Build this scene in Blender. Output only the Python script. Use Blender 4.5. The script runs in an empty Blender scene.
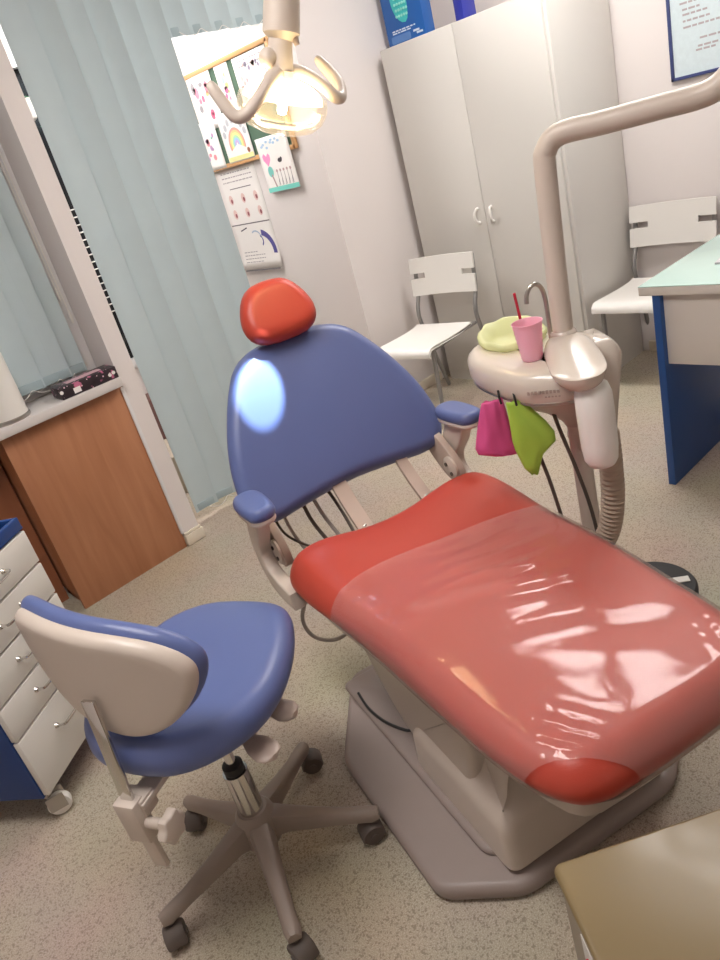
import bpy, bmesh, math, random
from mathutils import Vector, Matrix, noise
random.seed(7)
sc = bpy.context.scene
COL = sc.collection
PI = math.pi
def rad(a): return math.radians(a)

# ------------------------------------------------------------------ materials
def lin(c):
    c = c/255.0
    return c/12.92 if c <= 0.04045 else ((c+0.055)/1.055)**2.4
def rgb(c, k=1.0): return tuple(min(1.0, lin(x)*k) for x in c)+(1.0,)
MATS = {}
def mat(name, col, rough=.5, metal=0.0, var=.05, scale=14.0, bump=0.0, bscale=80.0, spec=.5, coat=0.0, stretch=None, trans=0.0, sss=0.0):
    if name in MATS: return MATS[name]
    m = bpy.data.materials.new(name); m.use_nodes = True
    nt = m.node_tree; N = nt.nodes; L = nt.links
    b = N['Principled BSDF']
    tc = N.new('ShaderNodeTexCoord'); src = tc.outputs['Object']
    if stretch:
        mp = N.new('ShaderNodeMapping'); mp.inputs['Scale'].default_value = stretch
        L.new(src, mp.inputs[0]); src = mp.outputs[0]
    n = N.new('ShaderNodeTexNoise'); n.inputs['Scale'].default_value = scale; n.inputs['Detail'].default_value = 4
    L.new(src, n.inputs['Vector'])
    mx = N.new('ShaderNodeMix'); mx.data_type = 'RGBA'
    mx.inputs[6].default_value = rgb(col, 1-var); mx.inputs[7].default_value = rgb(col, 1+var)
    L.new(n.outputs['Fac'], mx.inputs[0]); L.new(mx.outputs[2], b.inputs['Base Color'])
    b.inputs['Roughness'].default_value = rough; b.inputs['Metallic'].default_value = metal
    b.inputs['Specular IOR Level'].default_value = spec
    b.inputs['Coat Weight'].default_value = coat; b.inputs['Coat Roughness'].default_value = .12
    b.inputs['Transmission Weight'].default_value = trans
    if sss:
        b.inputs['Subsurface Weight'].default_value = sss
        b.inputs['Subsurface Radius'].default_value = (.02, .02, .02)
    if bump:
        n2 = N.new('ShaderNodeTexNoise'); n2.inputs['Scale'].default_value = bscale; n2.inputs['Detail'].default_value = 3
        bp = N.new('ShaderNodeBump'); bp.inputs['Strength'].default_value = bump; bp.inputs['Distance'].default_value = .002
        L.new(src, n2.inputs['Vector']); L.new(n2.outputs['Fac'], bp.inputs['Height']); L.new(bp.outputs[0], b.inputs['Normal'])
    MATS[name] = m
    return m
def mat_floor():
    m = bpy.data.materials.new('speckled_flooring'); m.use_nodes = True
    nt = m.node_tree; N = nt.nodes; L = nt.links; b = N['Principled BSDF']
    tc = N.new('ShaderNodeTexCoord')
    n1 = N.new('ShaderNodeTexNoise'); n1.inputs['Scale'].default_value = 330; n1.inputs['Detail'].default_value = 4; n1.inputs['Roughness'].default_value = .7
    n2 = N.new('ShaderNodeTexVoronoi'); n2.inputs['Scale'].default_value = 260
    n3 = N.new('ShaderNodeTexNoise'); n3.inputs['Scale'].default_value = 2.5
    for n in (n1, n2, n3): L.new(tc.outputs['Object'], n.inputs['Vector'])
    r1 = N.new('ShaderNodeValToRGB'); e = r1.color_ramp.elements
    e[0].position = .34; e[0].color = rgb((166, 153, 136)); e[1].position = .66; e[1].color = rgb((216, 204, 187))
    x = r1.color_ramp.elements.new(.5); x.color = rgb((190, 177, 159))
    L.new(n1.outputs['Fac'], r1.inputs[0])
    r2 = N.new('ShaderNodeValToRGB'); e = r2.color_ramp.elements
    e[0].position = .80; e[0].color = (0, 0, 0, 1); e[1].position = .86; e[1].color = (1, 1, 1, 1)
    sep = N.new('ShaderNodeSeparateColor'); L.new(n2.outputs['Color'], sep.inputs[0]); L.new(sep.outputs[0], r2.inputs[0])
    mx = N.new('ShaderNodeMix'); mx.data_type = 'RGBA'
    L.new(r2.outputs[0], mx.inputs[0]); L.new(r1.outputs[0], mx.inputs[6]); mx.inputs[7].default_value = rgb((160, 146, 130))
    mm = N.new('ShaderNodeMix'); mm.data_type = 'RGBA'; mm.blend_type = 'MULTIPLY'; mm.inputs[0].default_value = .25
    L.new(mx.outputs[2], mm.inputs[6]); L.new(n3.outputs['Color'], mm.inputs[7])
    L.new(mm.outputs[2], b.inputs['Base Color']); b.inputs['Roughness'].default_value = .62
    b.inputs['Specular IOR Level'].default_value = .3
    return m
def mat_wood():
    m = bpy.data.materials.new('beech_veneer'); m.use_nodes = True
    nt = m.node_tree; N = nt.nodes; L = nt.links; b = N['Principled BSDF']
    tc = N.new('ShaderNodeTexCoord'); mp = N.new('ShaderNodeMapping'); mp.inputs['Scale'].default_value = (9, 9, .9)
    n = N.new('ShaderNodeTexNoise'); n.inputs['Scale'].default_value = 2.2; n.inputs['Detail'].default_value = 8; n.inputs['Distortion'].default_value = .6
    L.new(tc.outputs['Object'], mp.inputs[0]); L.new(mp.outputs[0], n.inputs['Vector'])
    r = N.new('ShaderNodeValToRGB'); e = r.color_ramp.elements
    e[0].position = .3; e[0].color = rgb((168, 112, 78)); e[1].position = .72; e[1].color = rgb((187, 131, 96))
    L.new(n.outputs['Fac'], r.inputs[0]); L.new(r.outputs[0], b.inputs['Base Color']); b.inputs['Roughness'].default_value = .45
    return m
def mat_emit(name, col, s):
    m = bpy.data.materials.new(name); m.use_nodes = True
    b = m.node_tree.nodes['Principled BSDF']
    b.inputs['Base Color'].default_value = rgb(col)
    b.inputs['Emission Color'].default_value = rgb(col); b.inputs['Emission Strength'].default_value = s
    return m
def mat_film(name, tint, haze, rough, bump=0.0, fres=1.45, hazecol=(255, 250, 245), gain=1.0):
    """thin clear sheet: see-through, mirror-like by Fresnel, a little milky"""
    m = bpy.data.materials.new(name); m.use_nodes = True
    nt = m.node_tree; N = nt.nodes; L = nt.links; N.clear()
    out = N.new('ShaderNodeOutputMaterial'); tr = N.new('ShaderNodeBsdfTransparent'); tr.inputs[0].default_value = rgb(tint)
    df = N.new('ShaderNodeBsdfDiffuse'); df.inputs[0].default_value = rgb(hazecol)
    gl = N.new('ShaderNodeBsdfGlossy'); gl.inputs['Roughness'].default_value = rough
    m1 = N.new('ShaderNodeMixShader'); m1.inputs[0].default_value = haze
    m2 = N.new('ShaderNodeMixShader'); fr = N.new('ShaderNodeFresnel'); fr.inputs[0].default_value = fres
    L.new(tr.outputs[0], m1.inputs[1]); L.new(df.outputs[0], m1.inputs[2])
    gm = N.new('ShaderNodeMath'); gm.operation = 'MULTIPLY'; gm.inputs[1].default_value = gain; L.new(fr.outputs[0], gm.inputs[0])
    L.new(gm.outputs[0], m2.inputs[0]); L.new(m1.outputs[0], m2.inputs[1]); L.new(gl.outputs[0], m2.inputs[2])
    if bump:
        tc = N.new('ShaderNodeTexCoord'); n = N.new('ShaderNodeTexNoise'); n.inputs['Scale'].default_value = 16; n.inputs['Detail'].default_value = 2
        n.inputs['Distortion'].default_value = 1.2
        bp = N.new('ShaderNodeBump'); bp.inputs['Strength'].default_value = bump; bp.inputs['Distance'].default_value = .01
        L.new(tc.outputs['Object'], n.inputs['Vector']); L.new(n.outputs['Fac'], bp.inputs['Height'])
        for s in (gl, fr): L.new(bp.outputs[0], s.inputs['Normal'])
    L.new(m2.outputs[0], out.inputs[0])
    return m
def mat_translucent(name, col, t=.5, rough=.4, tw=.35):
    m = bpy.data.materials.new(name); m.use_nodes = True
    nt = m.node_tree; N = nt.nodes; L = nt.links; b = N['Principled BSDF']
    b.inputs['Base Color'].default_value = rgb(col); b.inputs['Roughness'].default_value = rough
    tl = N.new('ShaderNodeBsdfTranslucent'); tl.inputs[0].default_value = rgb(col)
    mx = N.new('ShaderNodeMixShader'); mx.inputs[0].default_value = tw
    L.new(b.outputs[0], mx.inputs[1]); L.new(tl.outputs[0], mx.inputs[2])
    L.new(mx.outputs[0], N['Material Output'].inputs[0])
    return m

WALL = mat('painted_wall', (228, 221, 218), .7, var=.015, scale=3, bump=.15, bscale=220)
CEIL = mat('painted_ceiling', (235, 232, 228), .8, var=.01)
FLOOR = mat_floor()
WOOD = mat_wood()
WOODD = mat('dark_wood_interior', (150, 94, 64), .5, var=.1, scale=4, stretch=(6, 6, .6))
PVC = mat('white_window_plastic', (226, 224, 224), .35, var=.01)
SILL = mat('grey_white_sill', (212, 206, 203), .4, var=.03)
SKIRT = mat('cream_skirting', (224, 214, 196), .45, var=.02)
SLAT = mat('blue_grey_blind_fabric', (188, 203, 207), .85, var=.05, scale=6, bump=.25, bscale=260)
SLATW = mat('blue_grey_blind_hem', (164, 181, 186), .85, var=.04, scale=6)
WHITEP = mat('white_plastic', (233, 230, 224), .35, var=.01)
WARD = mat('white_laminate', (216, 213, 207), .4, var=.015, scale=3)
EDGE = mat('pale_edge_band', (205, 200, 194), .5, var=.01)
GREYTUBE = mat('grey_painted_tube', (150, 148, 146), .38, metal=.55, var=.03)
CHROME = mat('chrome', (215, 212, 208), .12, metal=1, var=.02)
STEEL = mat('brushed_steel', (180, 176, 170), .3, metal=1, var=.04)
RED = mat('red_vinyl', (180, 66, 50), .38, var=.04, scale=9, bump=.12, bscale=420, spec=.45)
BLUEV = mat('periwinkle_vinyl', (92, 106, 156), .36, var=.04, scale=9, bump=.1, bscale=420, spec=.5)
BEIGE = mat('beige_plastic', (205, 192, 180), .4, var=.02, coat=.1)
UNITB = mat('warm_beige_gloss_plastic', (206, 195, 183), .25, var=.015, coat=.3)
UNITD = mat('pinkish_beige_plastic', (186, 168, 156), .35, var=.02)
PLATE = mat('taupe_base_plastic', (150, 136, 130), .45, var=.03, bump=.15, bscale=300)
STAR = mat('taupe_painted_metal', (146, 132, 122), .42, var=.03, metal=.1)
RUBBER = mat('grey_rubber', (92, 82, 76), .6, var=.05)
BLACK = mat('black_rubber', (30, 29, 30), .55, var=.08)
DARKHOSE = mat('dark_hose', (84, 74, 66), .45, var=.05)
GREYCABLE = mat('grey_cable', (172, 164, 156), .45, var=.03)
CORR = mat('corrugated_grey_hose', (172, 154, 136), .5, var=.05)
DESKB = mat('royal_blue_laminate', (34, 80, 146), .4, var=.03)
CARTB = mat('deep_blue_laminate', (14, 58, 124), .4, var=.03)
DESKW = mat('white_desk_panel', (222, 215, 208), .45, var=.015)
MINT = mat('mint_glass_top', (190, 217, 209), .15, var=.01, spec=.5)
TAN = mat('tan_enamel_lid', (122, 104, 70), .32, var=.04, scale=5, coat=.15)
TANSIDE = mat('grey_metal_side', (150, 140, 124), .4, metal=.4, var=.04)
REDSW = mat('red_switch', (186, 28, 34), .35, var=.04)
PAPER = mat('white_paper', (240, 236, 232), .8, var=.02, scale=20)
FRAMEW = mat('light_wood_frame', (205, 158, 108), .5, var=.08, scale=6, stretch=(4, 4, 4))
BOARDG = mat('green_board_surface', (84, 110, 92), .85, var=.1)
NIGHT = mat('dark_night_glass', (22, 26, 30), .08, var=.1)
INK = mat('grey_ink', (172, 164, 166), .8, var=.1)
INKD = mat('dark_ink', (70, 62, 70), .8, var=.1)

# ------------------------------------------------------------------ mesh helper
class B:
    def __init__(s): s.bm = bmesh.new(); s.mats = []; s.cur = 0
    def use(s, m):
        if m not in s.mats: s.mats.append(m)
        s.cur = s.mats.index(m); return s
    def _tag(s, faces):
        for f in faces: f.material_index = s.cur; f.smooth = True
    def faces(s, vs, fs):
        V = [s.bm.verts.new(v) for v in vs]
        out = []
        for f in fs:
            try: out.append(s.bm.faces.new([V[i] for i in f]))
            except ValueError: pass
        s._tag(out); return V, out
    def box(s, c, d, bev=0.0, rot=None, seg=2):
        pre = set(s.bm.faces); r = bmesh.ops.create_cube(s.bm, size=1.0); vs = r['verts']
        R = rot.to_4x4() if rot is not None else Matrix.Identity(4)
        M = Matrix.Translation(Vector(c)) @ R @ Matrix.Diagonal((d[0], d[1], d[2], 1))
        bmesh.ops.transform(s.bm, matrix=M, verts=vs)
        fs = set(f for v in vs for f in v.link_faces)
        if bev > 0:
            es = list(set(e for v in vs for e in v.link_edges))
            b = bmesh.ops.bevel(s.bm, geom=es, offset=bev, segments=seg, affect='EDGES', profile=.5)
            fs = [f for f in s.bm.faces if f not in pre]
        s._tag(fs); return s
    def rings(s, R, cap0=True, cap1=True, closed=True):
        n = len(R[0]); vs = [v for r in R for v in r]; fs = []
        for i in range(len(R)-1):
            for j in range(n if closed else n-1):
                k = (j+1) % n
                fs.append((i*n+j, i*n+k, (i+1)*n+k, (i+1)*n+j))
        V, F = s.faces(vs, fs)
        out = []
        if cap0: out.append(s.bm.faces.new(list(reversed(V[:n]))))
        if cap1: out.append(s.bm.faces.new(V[-n:]))
        s._tag(out); return V
    def tube(s, pts, r, n=12, cap=True, sx=1.0):
        P = [Vector(p) for p in pts]; m = len(P)
        rr = r if isinstance(r, (list, tuple)) else [r]*m
        T = []
        for i in range(m):
            a = P[max(i-1, 0)]; b = P[min(i+1, m-1)]; T.append((b-a).normalized())
        up = Vector((0, 0, 1)) if abs(T[0].z) < .9 else Vector((1, 0, 0))
        nrm = (up - T[0]*up.dot(T[0])).normalized(); R = []
        for i in range(m):
            if i:
                nrm = (nrm - T[i]*nrm.dot(T[i])).normalized()
            bi = T[i].cross(nrm)
            R.append([P[i] + nrm*math.cos(2*PI*k/n)*rr[i] + bi*math.sin(2*PI*k/n)*rr[i]*sx for k in range(n)])
        s.rings(R, cap, cap); return s
    def lathe(s, prof, c=(0, 0, 0), axis=(0, 0, 1), n=24, cap0=True, cap1=True):
        a = Vector(axis).normalized(); q = Vector((0, 0, 1)).rotation_difference(a); c = Vector(c); R = []
        for r, z in prof:
            R.append([c + q @ Vector((max(r, 1e-4)*math.cos(2*PI*k/n), max(r, 1e-4)*math.sin(2*PI*k/n), z)) for k in range(n)])
        s.rings(R, cap0, cap1); return s
    def sphere(s, c, r, sc_=(1, 1, 1), n=16):
        prof = [(r*math.sin(PI*i/n), -r*math.cos(PI*i/n)) for i in range(n+1)]
        v0 = len(s.bm.verts); R = []
        for a, z in prof:
            R.append([Vector(c)+Vector((max(a, 1e-4)*math.cos(2*PI*k/n)*sc_[0], max(a, 1e-4)*math.sin(2*PI*k/n)*sc_[1], z*sc_[2])) for k in range(n)])
        s.rings(R); return s
    def slab(s, poly, f, t0, t1, bev=0.0):
        """prism: poly = 2D outline, f(u, v, t) -> 3D, from t0 to t1, edges rounded by bev"""
        if bev > 0:
            k = 3; R = []
            for i in range(k+1):
                a = PI/2*i/k; R.append((bev*(1-math.sin(a)), t0+bev*(1-math.cos(a)) if False else t0+bev*(1-math.cos(a))))
            prof = [(bev*(1-math.sin(PI/2*i/k)), t0+bev*(1-math.cos(PI/2*i/k))) for i in range(k+1)]
            prof += [(bev*(1-math.cos(PI/2*i/k)), t1-bev*(1-math.sin(PI/2*i/k))) for i in range(k+1)]
        else: prof = [(0, t0), (0, t1)]
        RR = []
        for d, t in prof:
            q = inset(poly, d) if d else poly
            RR.append([Vector(f(u, v, t)) for u, v in q])
        s.rings(RR); return s
    def obj(s, name, m=None, parent=None, angle=40, loc=None, rot=None):
        bmesh.ops.recalc_face_normals(s.bm, faces=s.bm.faces[:])
        me = bpy.data.meshes.new(name); s.bm.to_mesh(me); s.bm.free()
        ms = s.mats if s.mats else [m]
        for x in ms: me.materials.append(x)
        if angle is not None: me.set_sharp_from_angle(angle=rad(angle))
        o = bpy.data.objects.new(name, me); COL.objects.link(o)
        if loc: o.location = loc
        if rot: o.rotation_euler = rot
        if parent: o.parent = parent
        return o
def inset(poly, d):
    n = len(poly); out = []
    ar = sum(poly[i][0]*poly[(i+1) % n][1]-poly[(i+1) % n][0]*poly[i][1] for i in range(n))
    sg = 1 if ar > 0 else -1
    for i in range(n):
        p = Vector(poly[i]); a = Vector(poly[i-1]); b = Vector(poly[(i+1) % n])
        e1 = (p-a); e2 = (b-p)
        e1 = e1.normalized() if e1.length > 1e-9 else e2.normalized(); e2 = e2.normalized() if e2.length > 1e-9 else e1
        n1 = Vector((-e1.y, e1.x))*sg; n2 = Vector((-e2.y, e2.x))*sg
        m = n1+n2
        m = m/max(m.length_squared/2, .4) if m.length > 1e-6 else n1
        out.append((p.x+m.x*d, p.y+m.y*d))
    return out
def smooth_poly(pts, it=3, n=96):
    P = [Vector(p) for p in pts]
    for _ in range(it):
        Q = []
        for i in range(len(P)):
            a = P[i]; b = P[(i+1) % len(P)]
            Q += [a*.75+b*.25, a*.25+b*.75]
        P = Q
    P.append(P[0]); Ls = [0]
    for i in range(1, len(P)): Ls.append(Ls[-1]+(P[i]-P[i-1]).length)
    out = []; j = 0
    for k in range(n):
        t = Ls[-1]*k/n
        while Ls[j+1] < t: j += 1
        f = (t-Ls[j])/max(Ls[j+1]-Ls[j], 1e-9); q = P[j].lerp(P[j+1], f); out.append((q.x, q.y))
    return out
def rrect(x0, y0, x1, y1, r, k=5):
    out = []
    for cx, cy, a0 in ((x1-r, y1-r, 0), (x0+r, y1-r, 90), (x0+r, y0+r, 180), (x1-r, y0+r, 270)):
        for i in range(k+1):
            a = rad(a0+90*i/k); out.append((cx+r*math.cos(a), cy+r*math.sin(a)))
    return out
def fillet(pts, r, k=5):
    """polygon with every corner rounded by radius r (or a radius per corner)"""
    out = []; n = len(pts)
    for i in range(n):
        p = Vector(pts[i][:2]); a = Vector(pts[i-1][:2]); c = Vector(pts[(i+1) % n][:2]); ri = r[i] if isinstance(r, (list, tuple)) else r
        u = (a-p).normalized(); v = (c-p).normalized(); t = min(ri, (a-p).length*.48, (c-p).length*.48)
        for j in range(k+1):
            f = j/k; q = (p+u*t)*(1-f)**2+p*2*f*(1-f)+(p+v*t)*f*f; out.append((q.x, q.y))
    return out
def thicken(b, faces, d):
    """give an open sheet a thickness along d"""
    r = bmesh.ops.extrude_face_region(b.bm, geom=faces)
    vs = [g for g in r['geom'] if isinstance(g, bmesh.types.BMVert)]
    bmesh.ops.translate(b.bm, vec=Vector(d), verts=vs)
    for f in b.bm.faces: f.smooth = True
def spline(pts, n=8):
    P = [Vector(p) for p in pts]; out = []
    for i in range(len(P)-1):
        p0 = P[max(i-1, 0)]; p1 = P[i]; p2 = P[i+1]; p3 = P[min(i+2, len(P)-1)]
        for k in range(n):
            t = k/n
            out.append(.5*((2*p1)+(p2-p0)*t+(2*p0-5*p1+4*p2-p3)*t*t+(3*p1-p0-3*p2+p3)*t**3))
    out.append(P[-1]); return out
def pillow(b, outline, t, edge, ztop=None, zbot=None, T=None, nin=8, ke=6, grow=0.0, sq=1.0):
    """upholstered pad: rounded edges; ztop/zbot(x,y) add relief; T maps (x,y,z) to place"""
    ztop = ztop or (lambda x, y: 0); zbot = zbot or (lambda x, y: 0); T = T or (lambda x, y, z: (x, y, z))
    n = len(outline); cx = sum(p[0] for p in outline)/n; cy = sum(p[1] for p in outline)/n
    R = []; inn = inset(outline, edge)
    def cap(poly, z, fz, fr):
        return [Vector(T(cx+(x-cx)*fr, cy+(y-cy)*fr, z+fz(cx+(x-cx)*fr, cy+(y-cy)*fr))) for x, y in poly]
    for i in range(2, nin):
        R.append(cap(inn, -t/2-grow, zbot, i/nin))
    for i in range(2*ke+1):
        a = -PI/2+PI*i/(2*ke); d = edge*(1-abs(math.cos(a))**sq); z = math.sin(a)*t/2
        q = inset(outline, d-grow*abs(math.cos(a)))
        fz = ztop if a >= 0 else zbot; w = abs(math.sin(a))
        R.append([Vector(T(x, y, z+(grow if a > 0 else -grow)*w+fz(x, y)*w)) for x, y in q])
    for i in range(nin-1, 0, -1):
        R.append(cap(inn, t/2+grow, ztop, i/nin))
    b.rings(R); return b

def thing(name, label, cat, loc=(0, 0, 0), rz=0.0, group=None):
    o = bpy.data.objects.new(name, None); COL.objects.link(o); o.empty_display_size = .1
    o.location = loc; o.rotation_euler = (0, 0, rz)
    o['label'] = label; o['category'] = cat
    if group: o['group'] = group
    return o
def tag(o, label, cat, group=None):
    o['label'] = label; o['category'] = cat
    if group: o['group'] = group
    return o
def struct(name, b, m, **k):
    o = b.obj(name, m, **k); o['kind'] = 'structure'; return o
def wbox(x0, y0, z0, x1, y1, z1, bev=0, b=None):
    b = b or B(); b.box(((x0+x1)/2, (y0+y1)/2, (z0+z1)/2), (x1-x0, y1-y0, z1-z0), bev); return b

# ------------------------------------------------------------------ camera
H = 1.5
cam_d = bpy.data.cameras.new('camera'); cam = bpy.data.objects.new('camera', cam_d); COL.objects.link(cam)
right = Vector((.69763747, -.67011383, -.25347466)); down = Vector((-.46255191, -.1510975, -.87362193)); fwd = Vector((.54712675, .72671659, -.41537371))
Mx = Matrix((right, -down, -fwd)).transposed().to_4x4(); Mx.translation = (0, 0, H)
cam.matrix_world = Mx
cam_d.sensor_fit = 'VERTICAL'; cam_d.sensor_height = 36; cam_d.sensor_width = 27; cam_d.lens = 739.398/960*36
cam_d.clip_start = .02
sc.camera = cam

# ------------------------------------------------------------------ the room
XB, YW, YC, XJ, YL, ZC = 3.74, 3.0, 3.12, 2.70, 4.40, 2.75      # back wall, window wall, recess wall, jamb, loggia wall, ceiling
X0, Y0 = -1.7, -1.5
struct('floor', wbox(X0-.1, Y0-.1, -.1, XB+.1, YL+.1, 0), FLOOR)
struct('ceiling', wbox(X0-.1, Y0-.1, ZC, XB+.1, YL+.1, ZC+.1), CEIL)
struct('wall_back', wbox(XB, Y0, 0, XB+.1, YC, ZC), WALL)
struct('wall_left', wbox(X0-.1, Y0, 0, X0, YL, ZC), WALL)
struct('wall_front', wbox(X0, Y0-.1, 0, XB, Y0, ZC), WALL)
struct('wall_recess', wbox(XJ, YC, 0, XB+.1, YL+.1, ZC), WALL)             # block whose left face carries the pin board
PX0, PX1 = 1.19, 1.272                                                   # pillar between window and balcony opening
b = wbox(PX0, YW, 0, PX1, 3.30, ZC)
wbox(X0, YW, 0, -.5, 3.30, ZC, b=b)                                         # left of the window
wbox(-.5, YW, 2.45, PX0, 3.30, ZC, b=b); wbox(-.5, 3.24, 0, PX0, 3.30, .80, b=b)
wbox(PX1, YW, 2.45, XJ, 3.30, ZC, b=b)
struct('wall_window', b, WALL)
b = wbox(X0, YL, 0, XJ, YL+.1, .55); wbox(X0, YL, 2.3, XJ, YL+.1, ZC, b=b); wbox(2.30, YL, .55, XJ, YL+.1, 2.3, b=b); wbox(X0, YL, .55, -.4, YL+.1, 2.3, b=b)
struct('wall_loggia', b, WALL)
# loggia window: dark outside
b = B(); b.use(NIGHT); b.box((.95, YL+.03, 1.42), (2.7, .02, 1.74)); b.use(PVC)
for x in (-.37, .5, 1.38, 2.27): b.box((x, YL, 1.42), (.07, .05, 1.75), .006)
for z in (.58, 2.27): b.box((.95, YL, z), (2.7, .05, .06), .006)
struct('window_2', b, None)
# room window behind the left blind
b = B(); b.use(NIGHT); b.box((.34, 3.285, 1.62), (1.66, .01, 1.6)); b.use(PVC)
for x, w in ((-.46, .08), (.36, .09), (1.14, .09)): b.box((x, 3.255, 1.62), (w, .06, 1.62), .008)
for z in (.85, 2.41): b.box((.34, 3.255, z), (1.68, .06, .08), .008)
b.box((1.135, 3.205, 1.62), (.11, .05, 1.60), .008); b.box((1.12, 3.18, 1.05), (.025, .02, .13), .006)
struct('window_1', b, None)
b = wbox(-.5, 2.955, .813, 1.183, 3.24, .852, .006); struct('trim_1', b, SILL)     # window sill
b = wbox(PX0-.004, 2.985, 0, PX1+.012, YW+.02, .055, .006); wbox(PX0-.002, 2.99, .055, PX1+.006, YW+.02, .068, .003, b=b)
wbox(PX1-.01, YW-.01, 0, PX1+.012, 3.28, .055, .004, b=b)
struct('baseboard_pillar', b, SKIRT)
b = wbox(PX0-.012, YW-.004, .07, PX0+.004, YW+.02, .80, .002); struct('trim_2', b, PVC)
b = wbox(XJ, YC-.014, 0, 3.185, YC+.01, .06, .004); wbox(XJ-.014, YC-.014, 0, XJ+.01, YL, .06, .004, b=b); struct('baseboard_recess', b, SKIRT)
b = wbox(XB-.014, Y0, 0, XB+.01, 2.03, .06, .004); struct('baseboard_back', b, SKIRT)

# ceiling lights (above the frame)
TUBE = mat_emit('lit_diffuser', (255, 250, 247), 25.0)
for x, y, a, lab in ((2.75, 1.65, 0, 'white ceiling light with lit diffuser beside the wardrobe'), (.2, 1.15, 0, 'white ceiling light with lit diffuser above the blue stool'), (1.95, 3.8, 90, 'white ceiling light with lit diffuser in the balcony behind the blind')):
    t = thing('ceiling_light', lab, 'ceiling light', (x, y, ZC-.06), rad(a), 'ceiling lights')
    B().box((0, 0, .03), (.40, 1.26, .06), .008).obj('housing', WHITEP, t)
    B().box((0, 0, -.012), (.36, 1.2, .03), .008).obj('diffuser', TUBE, t)

# ------------------------------------------------------------------ window furniture on the left
t = thing('window_cabinet', 'beech veneer cabinet with flat door built under the window sill', 'cabinet', (.92, 3.0, 0))
B().box((0, .012, .406), (.525, .02, .812), .001).obj('door', WOOD, t)
wbox(-.255, .03, .045, .255, .235, .81).obj('body', WOOD, t)
wbox(-.245, .06, 0, .25, .235, .045).obj('plinth', WOODD, t)
t = thing('radiator_panel', 'reddish brown wooden panel in the recess left of the beech cabinet', 'panel', (.08, 3.2, 0))
wbox(-.56, -.02, 0.0, .575, .03, .80).obj('board', WOODD, t)

def blind_slat(w, z0, z1, hem=.03):
    b = B(); nz = 14; R = []
    for k in range(nz+1):
        z = z1+(z0-z1)*k/nz
        R.append((z, .004*math.sin(z*2.3)))
    vs = []; fs = []
    nx = 6
    for z, o in R:
        for j in range(nx+1):
            u = -w/2+w*j/nx; vs.append((u, .010*(1-(2*u/w)**2)+o, z))
    for k in range(nz):
        for j in range(nx):
            a = k*(nx+1)+j; fs.append((a, a+1, a+nx+2, a+nx+1))
    b.use(SLAT); V, F = b.faces(vs, fs); thicken(b, F, (0, .0012, 0))
    return b
def blind(name, label, y, xs, z0s, z1, loc_x, yaw, chain=True):
    t = thing(name, label, 'blind', (loc_x, y, 0))
    xa = min(xs)-.08-loc_x; xb = max(xs)+.08-loc_x
    wbox(xa, -.02, z1, xb, .02, z1+.035, .004).obj('headrail', PVC, t)
    for i, (x, z0) in enumerate(zip(xs, z0s)):
        b = blind_slat(.127, z0, z1); s = b.obj('slat', None, t, angle=60)
        s.location = (x-loc_x, 0, 0); yw = yaw[i] if isinstance(yaw, (list, tuple)) else yaw
        s.rotation_euler = (0, 0, rad(yw))
        B().box((0, .008, z0+.02), (.118, .006, .036), .002).obj('bottom_weight', SLATW, s)
    runs = [[i for i in range(len(xs)) if abs(z0s[i]-z) < .1] for z in sorted(set(z0s))]
    for run in runs:
        pts = []
        for i in run[:-1]:
            za = z0s[i]+.012; a, c = xs[i]-loc_x, xs[i+1]-loc_x
            pts += [(a, -.024, za), (a*.75+c*.25, -.026, za-.018), ((a+c)/2, -.027, za-.024), (a*.25+c*.75, -.026, za-.018)]
        pts.append((xs[run[-1]]-loc_x, -.024, z0s[run[-1]]+.012))
        b = B(); b.tube(spline(pts, 4), .0016, 5); b.obj('bead_chain', WHITEP, t)
    return t
blind('vertical_blind', 'long grey-blue vertical fabric blind across the balcony opening, short slats at its right', 3.15,
      [1.418, 1.53, 1.645, 1.76, 1.875, 1.985] + [2.09, 2.205, 2.325, 2.445, 2.56],
      [.05]*6+[2.048]*5, 2.38, 2.0, [-4, -12, -3, -14, -5, -11, -10, -10, -10, -10, -10])
blind('vertical_blind', 'grey-blue vertical blind in the window above the sill at left', 3.145,
      [.16, .28, .40, .52, .64, .76, .88, 1.0, 1.068], [.895]*9, 2.40, .6, [-8]*9)
b = B()
b.tube([(1.150, 3.165, 2.3), (1.152, 3.165, 1.25)], .0022, 6); b.tube([(1.163, 3.165, 2.3), (1.165, 3.165, 1.15)], .0022, 6)
b.lathe([(.003, 0), (.007, .01), (.007, .05), (.003, .06)], (1.152, 3.165, 1.19), n=10); b.lathe([(.003, 0), (.007, .01), (.007, .05), (.003, .06)], (1.165, 3.165, 1.09), n=10)
tag(b.obj('blind_cord', WHITEP), 'white pull cords with plastic weights hanging beside the left window blind', 'cord')
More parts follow.
